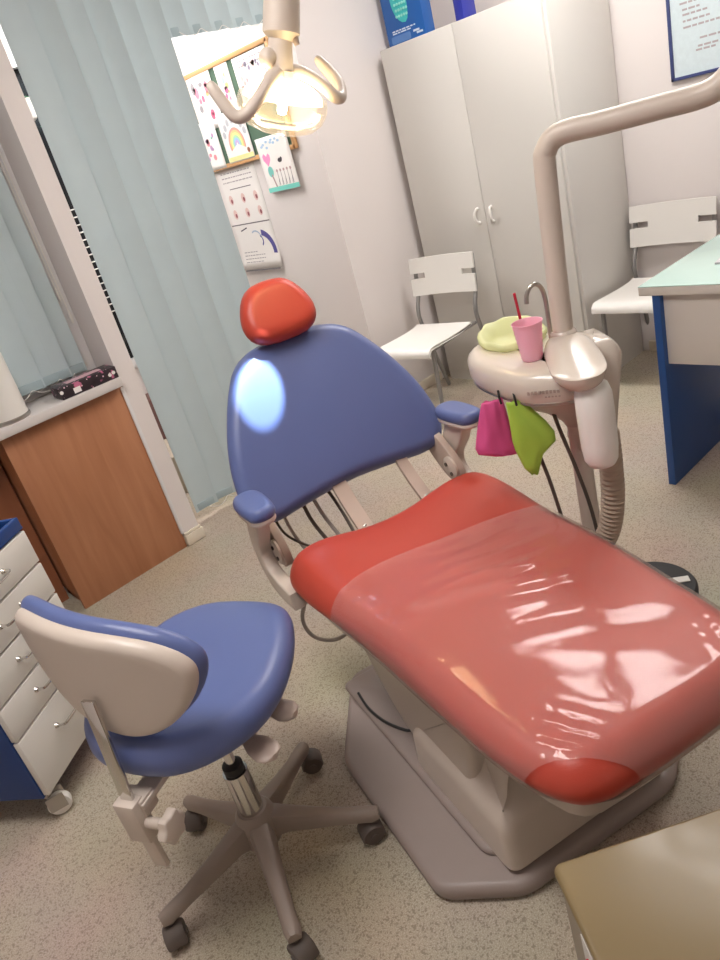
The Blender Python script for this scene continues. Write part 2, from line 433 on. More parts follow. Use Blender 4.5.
# on the sill
t = thing('tissue_box', 'flat dark tissue box with pink flower print on the window sill', 'tissue box', (1.06, 3.03, .852), rad(-3))
def mat_floral():
    m = bpy.data.materials.new('floral_card'); m.use_nodes = True; nt = m.node_tree; N = nt.nodes; L = nt.links; bs = N['Principled BSDF']
    tc = N.new('ShaderNodeTexCoord'); v = N.new('ShaderNodeTexVoronoi'); v.inputs['Scale'].default_value = 55; L.new(tc.outputs['Object'], v.inputs['Vector'])
    n = N.new('ShaderNodeTexNoise'); n.inputs['Scale'].default_value = 28; L.new(tc.outputs['Object'], n.inputs['Vector'])
    r = N.new('ShaderNodeValToRGB'); r.color_ramp.interpolation = 'CONSTANT'; e = r.color_ramp.elements
    e[0].position = 0; e[0].color = rgb((236, 200, 212)); e[1].position = .18; e[1].color = rgb((46, 36, 42))
    L.new(v.outputs['Distance'], r.inputs[0])
    r2 = N.new('ShaderNodeValToRGB'); e = r2.color_ramp.elements; e[0].position = .6; e[0].color = (0, 0, 0, 1); e[1].position = .64; e[1].color = (1, 1, 1, 1); L.new(n.outputs['Fac'], r2.inputs[0])
    mx = N.new('ShaderNodeMix'); mx.data_type = 'RGBA'; L.new(r2.outputs[0], mx.inputs[0]); L.new(r.outputs[0], mx.inputs[6]); mx.inputs[7].default_value = rgb((196, 110, 142))
    L.new(mx.outputs[2], bs.inputs['Base Color']); bs.inputs['Roughness'].default_value = .4
    return m
B().box((0, 0, .0245), (.248, .115, .049), .003).obj('carton', mat_floral(), t)
b = B(); b.box((0, 0, .0495), (.15, .05, .001)); b.obj('opening_slot', mat('pale_pink_card', (214, 176, 186), .6), t)
B().box((-.055, -.058, .019), (.03, .001, .022)).obj('barcode_patch', PAPER, t)
for x, z in ((-.118, .03), (.09, .022), (.108, .026)): B().lathe([(.0075, 0), (.0075, .001)], (x, -.0575, z), (0, -1, 0), 14).obj('printed_mark', PAPER, t)
t = thing('paper_towel_holder', 'white upright roll on a steel base at the left end of the sill', 'roll holder', (.735, 3.04, .852))
B().lathe([(.060, .012), (.074, .016), (.0745, .25), (.070, .255), (.02, .255)], n=40).obj('roll', WHITEP, t)
B().lathe([(.078, 0), (.08, .003), (.08, .012), (.076, .016)], n=40).obj('base', STEEL, t)
# clutter seen through the gap of the blind in the loggia
t = thing('rubber_ball', 'green rubber ball on the balcony floor behind the blind', 'ball', (1.80, 4.02, 0))
B().sphere((0, 0, .075), .075).obj('ball_shell', mat('green_rubber', (40, 168, 92), .4), t)
t = thing('cardboard_box', 'brown patterned cardboard box stored on the balcony behind the blind', 'box', (1.80, 4.29, 0), rad(0))
B().box((0, 0, .19), (.36, .18, .38), .004).obj('carton', mat('brown_carton', (118, 84, 78), .7, var=.35, scale=22), t)
t = thing('storage_box', 'beige box on the balcony floor next to the opening', 'box', (1.56, 3.72, 0), rad(12))
B().box((0, 0, .11), (.28, .3, .22), .006).obj('carton', mat('beige_carton', (190, 176, 158), .7, var=.06), t)
t = thing('potted_plant', 'green trailing plant hanging high on the balcony behind the blind', 'plant', (1.70, 4.1, 1.95))
B().lathe([(.04, 0), (.055, .01), (.07, .1), (.065, .1), (.05, .02)], n=20).obj('pot', WHITEP, t)
b = B(); b.tube([(0, 0, .02), (0, 0, ZC-1.95)], .004, 6); b.obj('hanging_cord', GREYCABLE, t)
b = B()
for i in range(46):
    a = random.uniform(0, 2*PI); r = random.uniform(.02, .12); p = Vector((r*math.cos(a), r*math.sin(a), .1+random.uniform(-.14, .1)*(1 if r > .06 else .3)))
    d = Vector((math.cos(a), math.sin(a), random.uniform(-.7, .5))).normalized()*.035; s_ = d.cross(Vector((0, 0, 1))).normalized()*.011
    b.faces([p, p+d*.5+s_, p+d, p+d*.5-s_], [(0, 1, 2, 3)])
b.obj('foliage', mat('leaf_green', (66, 140, 92), .5, var=.2), t, angle=None)
t = thing('drying_rack', 'white wire rack standing before the dark balcony window', 'rack', (1.74, 4.13, .95))
b = B()
for k in range(15): b.tube([(-.12, 0, .0+.04*k), (.12, 0, .0+.04*k)], .0035, 6)
for x in (-.12, .12): b.tube([(x, 0, -.95), (x, 0, .6)], .006, 8)
b.obj('wire_frame', WHITEP, t)

# ------------------------------------------------------------------ pin board and papers on the alcove side wall (x = XJ)
XW = XJ-.001
t = thing('pin_board', 'wood framed pin board covered in drawings on the alcove wall', 'pin board', (XJ, 3.75, 1.755))
B().box((-.008, 0, 0), (.012, .88, .48)).obj('board_surface', BOARDG, t)
b = B()
for y in (-.45, .45): b.box((-.012, y, 0), (.022, .024, .52), .003)
for z in (-.25, .25): b.box((-.012, 0, z), (.022, .92, .024), .003)
b.obj('frame', FRAMEW, t)
SHADE = {}
def cm(c):
    if c not in SHADE: SHADE[c] = mat('print_%02x%02x%02x' % c, c, .8, var=.08, scale=60)
    return SHADE[c]
def disc(u, v, r, e=1.0, n=14): return [(u+r*math.cos(2*PI*k/n), v+r*e*math.sin(2*PI*k/n)) for k in range(n)]
def ringpoly(u, v, r0, r1, a0, a1, n=14, e=1.0):
    A = [(u+r1*math.cos(rad(a0+(a1-a0)*k/n)), v+r1*e*math.sin(rad(a0+(a1-a0)*k/n))) for k in range(n+1)]
    return A+[(u+r0*math.cos(rad(a0+(a1-a0)*k/n)), v+r0*e*math.sin(rad(a0+(a1-a0)*k/n))) for k in range(n, -1, -1)]
def bar(u0, v0, u1, v1, w):
    d = Vector((u1-u0, v1-v0)); d.normalize(); p = Vector((-d.y, d.x))*w/2
    return [(u0+p.x, v0+p.y), (u1+p.x, v1+p.y), (u1-p.x, v1-p.y), (u0-p.x, v0-p.y)]
def sheet(name, label, cat, w, h, marks, mapf, place, base=PAPER, group=None, curl=.0, thick=.0006):
    """a sheet w x h (u right, v up, centred); marks = [(polygon, colour, layer)]; mapf(u,v,t)->xyz local"""
    b = B(); b.use(base); nu = 8; nv = 12; vs = []; fs = []
    def bend(v): return curl*max(0, (-v/(h/2)-.3))**2
    for j in range(nv+1):
        for i in range(nu+1):
            u = -w/2+w*i/nu; v = -h/2+h*j/nv; vs.append(mapf(u, v, bend(v)))
    for j in range(nv):
        for i in range(nu):
            a = j*(nu+1)+i; fs.append((a, a+1, a+nu+2, a+nu+1))
    V, F = b.faces(vs, fs)
    thicken(b, F, Vector(mapf(0, 0, thick))-Vector(mapf(0, 0, 0)))
    bmesh.ops.recalc_face_normals(b.bm, faces=b.bm.faces[:])
    for poly, c, lay in marks:
        b.use(cm(c) if isinstance(c, tuple) else c)
        b.faces([mapf(u, v, bend(v)+.0012+.0003*lay) for u, v in poly], [tuple(range(len(poly)))])
    # outward faces of marks keep the mapping's winding
    bm = b.bm; me = bpy.data.meshes.new(name); bm.to_mesh(me); bm.free()
    for x in b.mats: me.materials.append(x)
    o = bpy.data.objects.new(name, me); COL.objects.link(o); o.location = place
    tag(o, label, cat, group); return o
rnd = random.Random(3)
def scatter(n, w, h, cols, r0, r1):
    out = []
    for _ in range(n):
        u = rnd.uniform(-w/2+r1, w/2-r1); v = rnd.uniform(-h/2+r1, h/2-r1); out.append((disc(u, v, rnd.uniform(r0, r1), rnd.uniform(.6, 1.5), 9), rnd.choice(cols), 0))
    return out
def texts(u0, u1, v0, v1, n, c, w=.004):
    out = []
    for k in range(n):
        v = v1+(v0-v1)*k/max(n-1, 1); u = u0
        end = u1 if k % 3 else u0+(u1-u0)*rnd.uniform(.6, 1)
        while u < end-.01:
            l = rnd.uniform(.012, .035); out.append((bar(u, v, min(u+l, end), v, w), c, 0)); u += l+.006
    return out
def cork(u, v, tt): return (-tt, -u, v)      # u to the right as seen from the room = -y
PG = 'papers on the pin board'
pk = (226, 150, 170); gy = (150, 146, 150); lb = (170, 200, 226); og = (238, 190, 140)
def atc(y, z, k=.0165): return (XJ-k, y, z)
m_ = scatter(26, .26, .20, [(206, 172, 176), (190, 160, 170), (214, 190, 186), (150, 140, 160)], .006, .015) + texts(-.11, .11, .075, .10, 2, gy)
sheet('children_drawing', 'drawing with rows of small pinkish figures, top right on the pin board', 'drawing', .30, .25, m_, cork, atc(3.475, 1.865), group=PG)
m_ = scatter(8, .08, .2, [pk, (200, 210, 150), lb, (214, 120, 160)], .008, .02)
sheet('children_drawing', 'narrow drawing with faint pink shapes, at the top between two wider drawings', 'drawing', .13, .26, m_, cork, atc(3.735, 1.865, .018), group=PG)
m_ = scatter(12, .2, .22, [pk, (230, 120, 150), og, gy], .008, .024)
sheet('children_drawing', 'drawing with pink hearts at the upper left edge of the pin board', 'drawing', .25, .30, m_, cork, atc(3.975, 1.86, .020), group=PG)
m_ = []
for i, c in enumerate(((240, 160, 150), (244, 200, 140), (240, 232, 150), (170, 214, 170), (160, 196, 226), (200, 170, 214))):
    m_.append((ringpoly(.0, -.04, .078-.012*(i+1), .078-.012*i, -20, 200, 18, 1.1), c, 0))
for i in range(7):
    a = rad(20+23*i); m_.append((disc(.105*math.cos(a), -.02+.105*math.sin(a)*.98, .016, 1.2), (186, 186, 192), 0))
m_ += [(bar(-.125, -.112, .125, -.112, .024), (232, 226, 160), 0), (disc(.09, -.085, .014), (150, 96, 70), 1)]
sheet('children_drawing', 'rainbow drawing with grey clouds in the middle of the pin board', 'drawing', .26, .26, m_, cork, atc(3.78, 1.64, .0225), group=PG)
m_ = scatter(9, .18, .2, [(228, 150, 160), (160, 190, 230), (200, 160, 200), (150, 200, 190)], .01, .026)
sheet('children_drawing', 'drawing with red and blue butterflies, lower left on the pin board', 'drawing', .22, .26, m_, cork, atc(4.06, 1.63, .0225), group=PG)
# long dental hygiene leaflet hanging under the board
m_ = texts(-.15, .16, .225, .275, 3, (176, 168, 170), .006) + [(bar(-.1, .185, .12, .185, .005), (120, 112, 116), 0)]
for r in range(2):
    for k in range(3):
        u = -.12+.13*k; v = .125-.085*r; m_ += [(disc(u, v, .021, 1.35), (226, 196, 190), 0), (disc(u+.005, v-.007, .010, 1.3), (150, 84, 90), 1)]
m_ += [(bar(-.20, -.022, .20, -.022, .006), (110, 104, 110), 0), (ringpoly(.06, -.20, .10, .135, -5, 80), (88, 84, 150), 0), (ringpoly(.02, -.13, .055, .064, 10, 120), (170, 186, 204), 0),
       (ringpoly(.05, -.13, .026, .036, -60, 70), (70, 74, 140), 0), (bar(-.12, -.06, -.05, -.045, .007), (80, 74, 90), 0)]
m_ += texts(-.15, .08, -.25, -.19, 4, (170, 164, 168), .005) + [(bar(-.18, -.30, .19, -.30, .008), (120, 116, 120), 0)]
sheet('hygiene_leaflet', 'long white leaflet with mouth pictures and a purple curve, below the pin board', 'leaflet', .42, .60, m_, cork, atc(3.925, 1.19, .0008), curl=.03)
# drawing fixed to the wall right of the board
m_ = [(bar(-.14, -.128, .14, -.128, .024), (126, 214, 200), 0)]
for k in range(12): m_.append((disc(-.10+.02*k+rnd.uniform(-.01, .01), .095+.003*k+rnd.uniform(-.022, .022), .012, .55), (170, 200, 226), 0))
m_ += [([(-.080, -.006), (-.050, .026), (-.048, .048), (-.062, .060), (-.080, .044), (-.098, .062), (-.114, .050), (-.112, .028)], (238, 150, 196), 0),
       (disc(-.075, -.035, .024, 1.2), (126, 200, 190), 0), (bar(-.072, -.05, -.055, -.116, .011), (180, 150, 150), 1), (disc(.03, .012, .019, .6), (70, 64, 70), 0), (disc(.043, .018, .009), (70, 64, 70), 1)]
for k in range(5):
    u = -.02+.030*k; m_ += [(bar(u, -.112, u, -.045, .004), (150, 140, 144), 0), (disc(u, -.037, .008), (190, 160, 160), 1), (bar(u-.009, -.114, u, -.075, .003), (110, 100, 106), 0)]
sheet('children_drawing', 'drawing with pink heart, tree and teal ground, at the lower right of the pin board', 'drawing', .28, .28, m_, cork, atc(3.475, 1.45, .0236))

# ------------------------------------------------------------------ wardrobe and what stands on it
t = thing('wardrobe', 'tall white two door wardrobe against the back wall', 'wardrobe', (3.2, 2.567, 0))
wbox(.018, -.50, .0, .53, .505, 1.825, .001).obj('body', WARD, t)
for s in (-1, 1):
    d = wbox(-.001, min(0.0015*s, s*.485), .06, .017, max(.0015*s, s*.485), 1.822, .0015).obj('door', WARD, t)
    y = .045*s
    h = B(); h.tube(spline([(-.001, y, .905), (-.016, y, .908), (-.026, y+.006*s, .93), (-.026, y+.006*s, .955), (-.016, y, .975), (-.001, y, .978)], 5), .0078, 8)
    h.lathe([(.009, 0), (.008, .004)], (0, y, .905), (-1, 0, 0), 10); h.lathe([(.009, 0), (.008, .004)], (0, y, .978), (-1, 0, 0), 10)
    h.obj('handle', WHITEP, d)
wbox(.006, -.482, 0, .018, .485, .058).obj('plinth', WARD, t)
t = thing('display_box', 'blue box with a teal toothbrush picture, at the left on top of the wardrobe', 'box', (3.30, 2.945, 1.825), rad(3))
b = B(); b.use(mat('blue_carton', (26, 92, 168), .35, var=.12, scale=5)); b.box((.04, 0, .19), (.08, .25, .38), .002)
b.obj('carton', None, t)
b = B(); b.use(cm((70, 190, 190)))
head = smooth_poly([(-.045, .36), (-.065, .22), (-.05, .13), (.0, .085), (.035, .10), (.045, .2), (.04, .36)], 2, 30)
b.slab(head, lambda u, v, tt: (-tt, -u, v), .0, .003)
b.use(cm((150, 224, 214)))
for k in range(9):
    for j in range(5):
        u = -.035+.017*j+.004*(k % 2); v = .125+.026*k; b.slab(disc(u, v, .0065, 1, 8), lambda u, v, tt: (-tt, -u, v), .003, .007)
b.obj('toothbrush_picture', None, t)
b = B(); b.use(cm((200, 214, 230)))
for k, (v, u0, u1) in enumerate(((.066, -.085, .10), (.056, -.085, .10))):
    for poly, c, l in texts(u0, u1, v, v, 1, gy, .006): b.slab(poly, lambda u, v, tt: (-tt, -u, v), 0, .001)
for u, v in ((.07, .04), (.09, .028)): b.slab(bar(u-.02, v, u+.02, v, .009), lambda u, v, tt: (-tt, -u, v), 0, .001)
b.use(cm((90, 130, 190))); b.slab(rrect(-.10, .012, .03, .045, .008), lambda u, v, tt: (-tt, -u, v), 0, .001)
b.obj('printed_text', None, t)
tag(B().box((.05, 0, .16), (.10, .05, .32), .002).obj('carton_box', mat('indigo_carton', (38, 48, 150), .4, var=.06), loc=(3.30, 2.592, 1.825)), 'narrow dark blue box in the middle on top of the wardrobe', 'box')

# framed certificate on the back wall
t = thing('framed_certificate', 'pale blue certificate in a thin dark blue frame on the back wall', 'framed certificate', (XB-.001, 1.60, 1.59))
b = B(); W2, H2 = .19, .262
for y in (-W2, W2): b.box((-.008, y, 0), (.016, .014, 2*H2+.014), .002)
for z in (-H2, H2): b.box((-.008, 0, z), (.016, 2*W2+.014, .014), .002)
b.obj('frame', mat('navy_frame', (62, 72, 120), .4), t)
b = B(); b.use(cm((206, 220, 224))); b.box((-.004, 0, 0), (.006, 2*W2, 2*H2)); b.use(INK)
for k, (z, a, c_) in enumerate(((.21, -.11, .12), (.19, -.08, .1), (.12, -.13, .13), (.03, -.14, -.06), (.005, -.13, -.02), (-.015, -.13, .04), (-.04, -.13, .02), (-.065, -.13, .06), (-.12, -.06, .1), (-.15, -.07, .02), (-.165, -.08, .04))):
    for poly, c, l in texts(a, c_, z, z, 1, gy, .008 if k != 2 else .016): b.slab(poly, lambda u, v, tt: (-.007-tt, -u, v), 0, .0006)
b.obj('certificate_sheet', None, t)

# ------------------------------------------------------------------ chairs
def white_chair(label, loc, rz, w=.42):
    """faces local -y ... seat front at -y"""
    t = thing('visitor_chair', label, 'chair', loc, rz, 'white visitor chairs')
    hw = w/2
    # seat: thin shell with rolled front edge (profile in y,z)
    prof = [(-.215, .405), (-.214, .425), (-.20, .443), (-.17, .452), (-.05, .447), (.08, .443), (.17, .446), (.20, .452)]
    R = []
    pr = [Vector((0, y, z)) for y, z in prof]; pr = spline(pr, 3); th = .014
    up = [Vector((0, p.y, p.z)) for p in pr]; lo = []
    for i, p in enumerate(up):
        a = up[max(i-1, 0)]; c = up[min(i+1, len(up)-1)]; d = (c-a).normalized(); lo.append(p-Vector((0, -d.z, d.y))*th)
    loop = up+lo[::-1]
    xs = [-hw+.035, -hw+.028, hw-.028, hw-.035]
    b = B(); rr = []
    for k, x in enumerate(xs):
        sc_ = .6 if k in (0, 3) else 1
        rr.append([Vector((x, (p.y), p.z if sc_ == 1 else (p.z-(.004 if i < len(up) else -.004)))) for i, p in enumerate(loop)])
    b.rings(rr); b.obj('seat', WHITEP, t, angle=50)
    # backrest: curved plate with a slot at each side
    b = B(); nx = 24; zz = [.595, .60, .686, .716, .79, .795]
    def bx(u, z): return Vector((u, .285+.12*(z-.6)-.024*(u/hw)**2, z))
    front = {}
    vs = []; fs = []; idx = {}
    for j, z in enumerate(zz):
        for i in range(nx+1):
            u = -hw+w*i/nx; idx[i, j] = len(vs); vs.append(bx(u, z))
    for j in range(len(zz)-1):
        for i in range(nx):
            slot = j == 2 and (i < 5 or i >= nx-5)
            if slot: continue
            fs.append((idx[i, j], idx[i+1, j], idx[i+1, j+1], idx[i, j+1]))
    V, F = b.faces(vs, fs); thicken(b, F, (0, .012, 0))
    b.obj('backrest', WHITEP, t, angle=50)
    for s in (-1, 1):
        x = s*(hw-.012)
        B().tube(spline([(x, .395, .008), (x*.98, .33, .2), (x*.97, .258, .43), (x*.97, .252, .52), (x*.97, .290, .62), (x*.97, .310, .785)], 6), .0115, 10).obj('leg', GREYTUBE, t)
        B().tube([(s*(hw-.06), -.165, .008), (s*(hw-.05), -.15, .43)], .0115, 10).obj('leg', GREYTUBE, t)
        B().tube([(s*(hw-.05), -.15, .426), (s*(hw-.035), .248, .432)], .010, 8).obj('side_rail', GREYTUBE, t)
    B().tube([(-(hw-.05), -.15, .42), (hw-.05, -.15, .42)], .009, 8).obj('cross_rail', GREYTUBE, t)
    return t
white_chair('white plastic chair with grey tube legs in front of the wardrobe', (2.735, 2.745, 0), rad(-90+7), .415)
white_chair('white plastic chair behind the desk, standing beside the wardrobe side', (3.405, 1.828, 0), rad(-90), .44)

# ------------------------------------------------------------------ desk
t = thing('desk', 'desk with pale mint top and a royal blue side panel', 'desk', (2.72, .70, 0))
wbox(-.345, -.62, .745, .345, .615, .775, .003).obj('top_board', DESKW, t)
wbox(-.345, -.62, .7752, .345, .615, .778, .001).obj('glass_top', MINT, t)
wbox(-.335, .545, 0, .33, .572, .745, .001).obj('side_panel', DESKB, t)
wbox(-.335, -.575, 0, .33, -.548, .745, .001).obj('side_panel', DESKB, t)
wbox(-.31, -.548, .485, -.29, .545, .738, .001).obj('front_panel', DESKW, t)
t = thing('document_holder', 'clear acrylic sheet stand with a printed page lying on the desk top', 'document holder', (2.76, 1.06, .778), rad(8))
B().box((0, 0, .004), (.30, .22, .008), .002).obj('acrylic_sheet', mat('clear_acrylic', (196, 196, 200), .1, var=.01), t)
b = B(); b.use(PAPER); b.box((.01, 0, .0095), (.27, .2, .003)); b.use(cm((226, 190, 206)))
for k in range(8):
    b.box((-.10+.028*k, rnd.uniform(-.03, .03), .0115), (.012, rnd.uniform(.08, .15), .001))
b.obj('printed_page', None, t)

# ------------------------------------------------------------------ dental chair
CH = thing('dental_chair', 'dental chair with red seat and headrest and blue backrest', 'dental chair', (1.027, 1.078, 0), rad(-16.26))
# base plate
op = [(-.39, .17), (-.39, -.30), (-.235, -.408), (.19, -.408), (.33, -.30), (.33, .20), (.17, .46), (-.22, .46)]
outl = fillet(op, .035)
b = B(); b.slab(outl, lambda u, v, tt: (u, v, tt), 0, .045, .018); b.obj('base_plate', PLATE, CH, angle=35)
b = B(); b.slab(fillet([(-.262, .42), (-.262, -.30), (-.2, -.345), (.17, -.345), (.22, -.30), (.22, .42)], .025), lambda u, v, tt: (u, v, tt), .04, .062, .012); b.obj('base_plinth', PLATE, CH, angle=35)
# foot-side housing
b = B(); o0 = fillet([(-.245, .03), (-.245, -.382), (.195, -.382), (.195, .03)], [.045, .03, .03, .045], 6)
pr = [(.012, .046), (0, .06), (0, .165), (.003, .182), (.010, .198), (.022, .212), (.042, .234), (.062, .29), (.070, .42)]
b.rings([[Vector((x, max(y, -.382+d*.25) if y < -.2 else y-4.0*max(0, z-.10)**2*(1 if z < .25 else .09/max(4.0*(z-.10)**2, 1e-6)), z)) for x, y in inset(o0, d)] for d, z in pr]); b.obj('lift_housing', BEIGE, CH, angle=35)
# lift arm
b = B(); arm = smooth_poly([(-.33, .44), (.32, .44), (.31, .37), (.255, .335), (.12, .16), (0.0, .10), (-.20, .10), (-.26, .2), (-.30, .43)], 1, 40)
b.slab(arm, lambda u, v, tt: (tt, u, v), -.228, .19, .02); b.obj('lift_arm', BEIGE, CH, angle=35)
b = B(); b.box((-.0, .25, .09), (.22, .2, .07), .01); b.obj('lift_foot', BLACK, CH)
b = B(); b.tube(spline([(-.245, .34, .066), (-.252, .26, .068), (-.24, .18, .068), (-.21, .11, .07), (-.19, .1, .08)], 6), .004, 6); b.obj('cable', BLACK, CH)
# seat
seat_o = smooth_poly([(-.20, .385), (-.318, .372), (-.338, .26), (-.302, .0), (-.288, -.35), (-.272, -.56), (-.225, -.655), (-.10, -.665), (.08, -.665), (.195, -.655), (.250, -.57),
                      (.275, -.35), (.305, .0), (.338, .26), (.318, .372), (.20, .385), (.0, .345)], 2, 180)
def seat_top(x, y):
    z = (.013 if x > 0 else .024)*math.exp(-((abs(x)-.25)/.13)**2)*max(0, min(1, (y-.04)/.24))**1.3
    z -= .014*math.exp(-((y-.10)/.12)**2)*math.exp(-(x/.2)**2)
    z += .012*math.exp(-((y+.18)/.16)**2) - .006*max(0, (abs(x)-.16)/.12)**2
    return z
ZS, TS = .508, .104
b = B(); pillow(b, seat_o, TS, .05, seat_top, None, lambda x, y, z: (x*(1-.9*max(0, -z)), y, ZS+z), nin=12, ke=6, sq=1.25); b.obj('seat_cushion', RED, CH, angle=60)
b = B(); b.slab(inset(seat_o, .045)[::3], lambda u, v, tt: (u, v, tt), .405, .452, .012); b.obj('seat_pan', BEIGE, CH, angle=40)
# backrest (curved about the occupant)
A0 = rad(25); YB, ZB = .525, .60
def backT(x, h, z):      # z = out of the front of the pad
    k = -.34*x*x*1.0                     # sides come forward
    n = z - k*0 + .34*x*x - .10*(h-.2)**2
    y = YB+math.sin(A0)*h-math.cos(A0)*n; zz = ZB+math.cos(A0)*h+math.sin(A0)*n
    return (x, y, zz)
back_o = smooth_poly([(-.285, -.015), (-.335, .04), (-.328, .15), (-.295, .255), (-.235, .375), (-.175, .455), (-.08, .485), (.08, .485), (.175, .455), (.235, .375), (.295, .255), (.328, .15), (.335, .04), (.285, -.015), (.15, .0), (0, .012), (-.15, .0)], 2, 120)
b = B(); pillow(b, back_o, .075, .036, lambda x, y: .012*(1-(x/.33)**2), None, lambda x, h, z: backT(x, h, z-.0375), nin=10, ke=6); b.obj('backrest', BLUEV, CH, angle=60)
b = B(); pillow(b, inset(back_o, .03), .04, .018, None, None, lambda x, h, z: backT(x, h, z-.09), nin=6, ke=4); b.obj('back_shell', BEIGE, CH, angle=50)
head_o = smooth_poly([(-.115, -.095), (-.145, -.02), (-.09, .088), (0, .105), (.085, .088), (.135, -.02), (.105, -.095), (0, -.105)], 2, 80)
b = B(); pillow(b, head_o, .085, .042, None, None, lambda x, h, z: backT(x*.86-.008, h*.9+.546, z+.035), nin=6, ke=6); b.obj('headrest', RED, CH, angle=60)
b = B(); b.slab(rrect(-.05, .36, .015, .56, .01), lambda u, v, tt: backT(u, v, -tt), .055, .07, .003); b.obj('headrest_bracket', BEIGE, CH)
# straps between seat and back
for x0, w_ in ((-.045, .046), (.165, .036)):
    b = B(); pts = [(.33, .43), (.40, .48), (.50, .555), (.575, .64), (.64, .74)]; b2 = []
    P = spline([(0, y, z) for y, z in pts], 5); up = []; dn = []
    for i, p in enumerate(P):
        d = (P[min(i+1, len(P)-1)]-P[max(i-1, 0)]).normalized(); nrm = Vector((0, -d.z, d.y)); up.append((p.y+nrm.y*.007, p.z+nrm.z*.007)); dn.append((p.y-nrm.y*.007, p.z-nrm.z*.007))
    b.slab(up+dn[::-1], lambda u, v, tt: (tt, u, v), x0-w_/2, x0+w_/2); o = b.obj('back_bracket', UNITD, CH)
    B().lathe([(.006, 0), (.006, .003), (.003, .005)], (x0, .43, .506), (0, -.7, .7), 10).obj('screw', STEEL, o)
# armrests
for s in (-1, 1):
    xs = s*.328
    P = spline([(0, .43, .69), (0, .455, .645), (0, .50, .58), (0, .505, .52), (0, .45, .465), (0, .30, .468)], 6); W = [.086, .082, .070, .068, .066, .05]
    up = []; dn = []
    for i, p in enumerate(P):
        f = i/6; j = min(int(f), 4); w_ = W[j]+(W[j+1]-W[j])*(f-j)
        d = (P[min(i+1, len(P)-1)]-P[max(i-1, 0)]).normalized(); nrm = Vector((0, -d.z, d.y)); up.append((p.y+nrm.y*w_/2, p.z+nrm.z*w_/2)); dn.append((p.y-nrm.y*w_/2, p.z-nrm.z*w_/2))
    arm = thing
    b = B(); b.slab(up+dn[::-1], lambda u, v, tt: (tt, u, v), xs-.019, xs+.019, .006); a = b.obj('armrest_support', BEIGE, CH, angle=40)
    po = smooth_poly([(-.036, -.105), (-.046, -.03), (-.046, .07), (-.025, .105), (.025, .105), (.046, .07), (.046, -.03), (.036, -.105)], 2, 48)
    def padT(x, y, z, xs=xs): return (xs+x*.95, .428+y*.86, .707+z-.10*y*.3)
    b = B(); pillow(b, po, .038, .018, None, None, padT, nin=5, ke=5); b.obj('armrest_pad', BLUEV, CH, angle=60)
    b = B(); pillow(b, inset(po, .004), .018, .008, None, None, lambda x, y, z, xs=xs: padT(x, y, z-.021), nin=4, ke=3); b.obj('armrest_tray', BEIGE, CH, angle=50)
    # hinge plate
    xh = s*.29
    hp = smooth_poly([(.40, .535), (.43, .49), (.50, .505), (.60, .60), (.64, .66), (.60, .70), (.53, .645), (.44, .59)], 2, 40)
    b = B(); b.slab(hp, lambda u, v, tt: (tt, u, v), xh-.012, xh+.012, .004); hgo = b.obj('hinge_plate', UNITD, CH, angle=40)
    b = B(); b.lathe([(.036, 0), (.036, .006), (.032, .009)], (xh-.012, .447, .545), (-1, 0, 0), 24); b.obj('hinge_cap', BEIGE, hgo)
    b = B()
    for dy, dz in ((-.01, -.015), (.012, .01)): b.lathe([(.006, 0), (.006, .004)], (xh-.021, .447+dy, .545+dz), (-1, 0, 0), 10)
    b.obj('bolt', RUBBER, hgo)
# cables behind the seat
for pts, r, m in (([(-.27, .60, .60), (-.25, .58, .45), (-.22, .50, .36), (-.18, .36, .33)], .006, GREYCABLE), ([(-.22, .62, .61), (-.205, .60, .48), (-.17, .5, .38), (-.12, .36, .35)], .005, GREYCABLE),
                  ([(-.15, .62, .62), (-.14, .60, .5), (-.11, .48, .4), (-.08, .36, .37)], .006, DARKHOSE), ([(-.12, .62, .62), (-.10, .60, .5), (-.075, .48, .4), (-.05, .36, .37)], .006, GREYCABLE),
                  ([(-.25, .60, .60), (-.23, .62, .50), (-.19, .56, .46), (-.15, .45, .47)], .004, DARKHOSE), ([(-.085, .62, .64), (-.055, .60, .54), (-.06, .5, .47), (-.09, .36, .42)], .005, DARKHOSE),
                  ([(-.26, .40, .43), (-.305, .43, .33), (-.295, .42, .26), (-.24, .39, .235), (-.18, .37, .27), (-.15, .34, .36)], .006, GREYCABLE)):
    B().tube(spline(pts, 8), r, 8).obj('cable', m, CH)

# plastic protective cover on the foot end of the seat
FILM = mat_film('clear_plastic_film', (255, 246, 243), .09, .09, .04, 1.45, gain=.55)
b = B()
seat_f = []
def foil_top(x, y):
    z = seat_top(x, y)
    yy = y+.30*x
    m1 = math.exp(-((y+.10)/.15)**2)*math.exp(-((x-.03)/.13)**2)
    z += .0028*m1*math.sin(yy*2*PI/.072+2.0*noise.noise(Vector((x*6, y*6, 3.1))))
    m2 = max(0, min(1, (-.30-y)/.12))
    z += .0016*m2*noise.noise(Vector((x*9+4, y*13, .7)))
    z += .0022*math.sin((y+.62*x)*2*PI/.17+1.0)*math.exp(-((y+.38)/.13)**2)*math.exp(-((x-.08)/.16)**2)
    for sx, cx_ in ((-1, -.205), (1, .205)):
        g = math.exp(-(((x-cx_)/.07)**2+((y+.585)/.06)**2))
        z += .007*g*abs(noise.noise(Vector((x*26, y*26, 5.0+sx))))+.002*g*math.sin((x*sx*1.0-y*.5)*2*PI/.035)
    g = math.exp(-((x+.26)/.03)**2)*max(0, min(1, (y+.35)/.2)); z += .005*g*noise.noise(Vector((x*40, y*30, 9.0)))
    return z
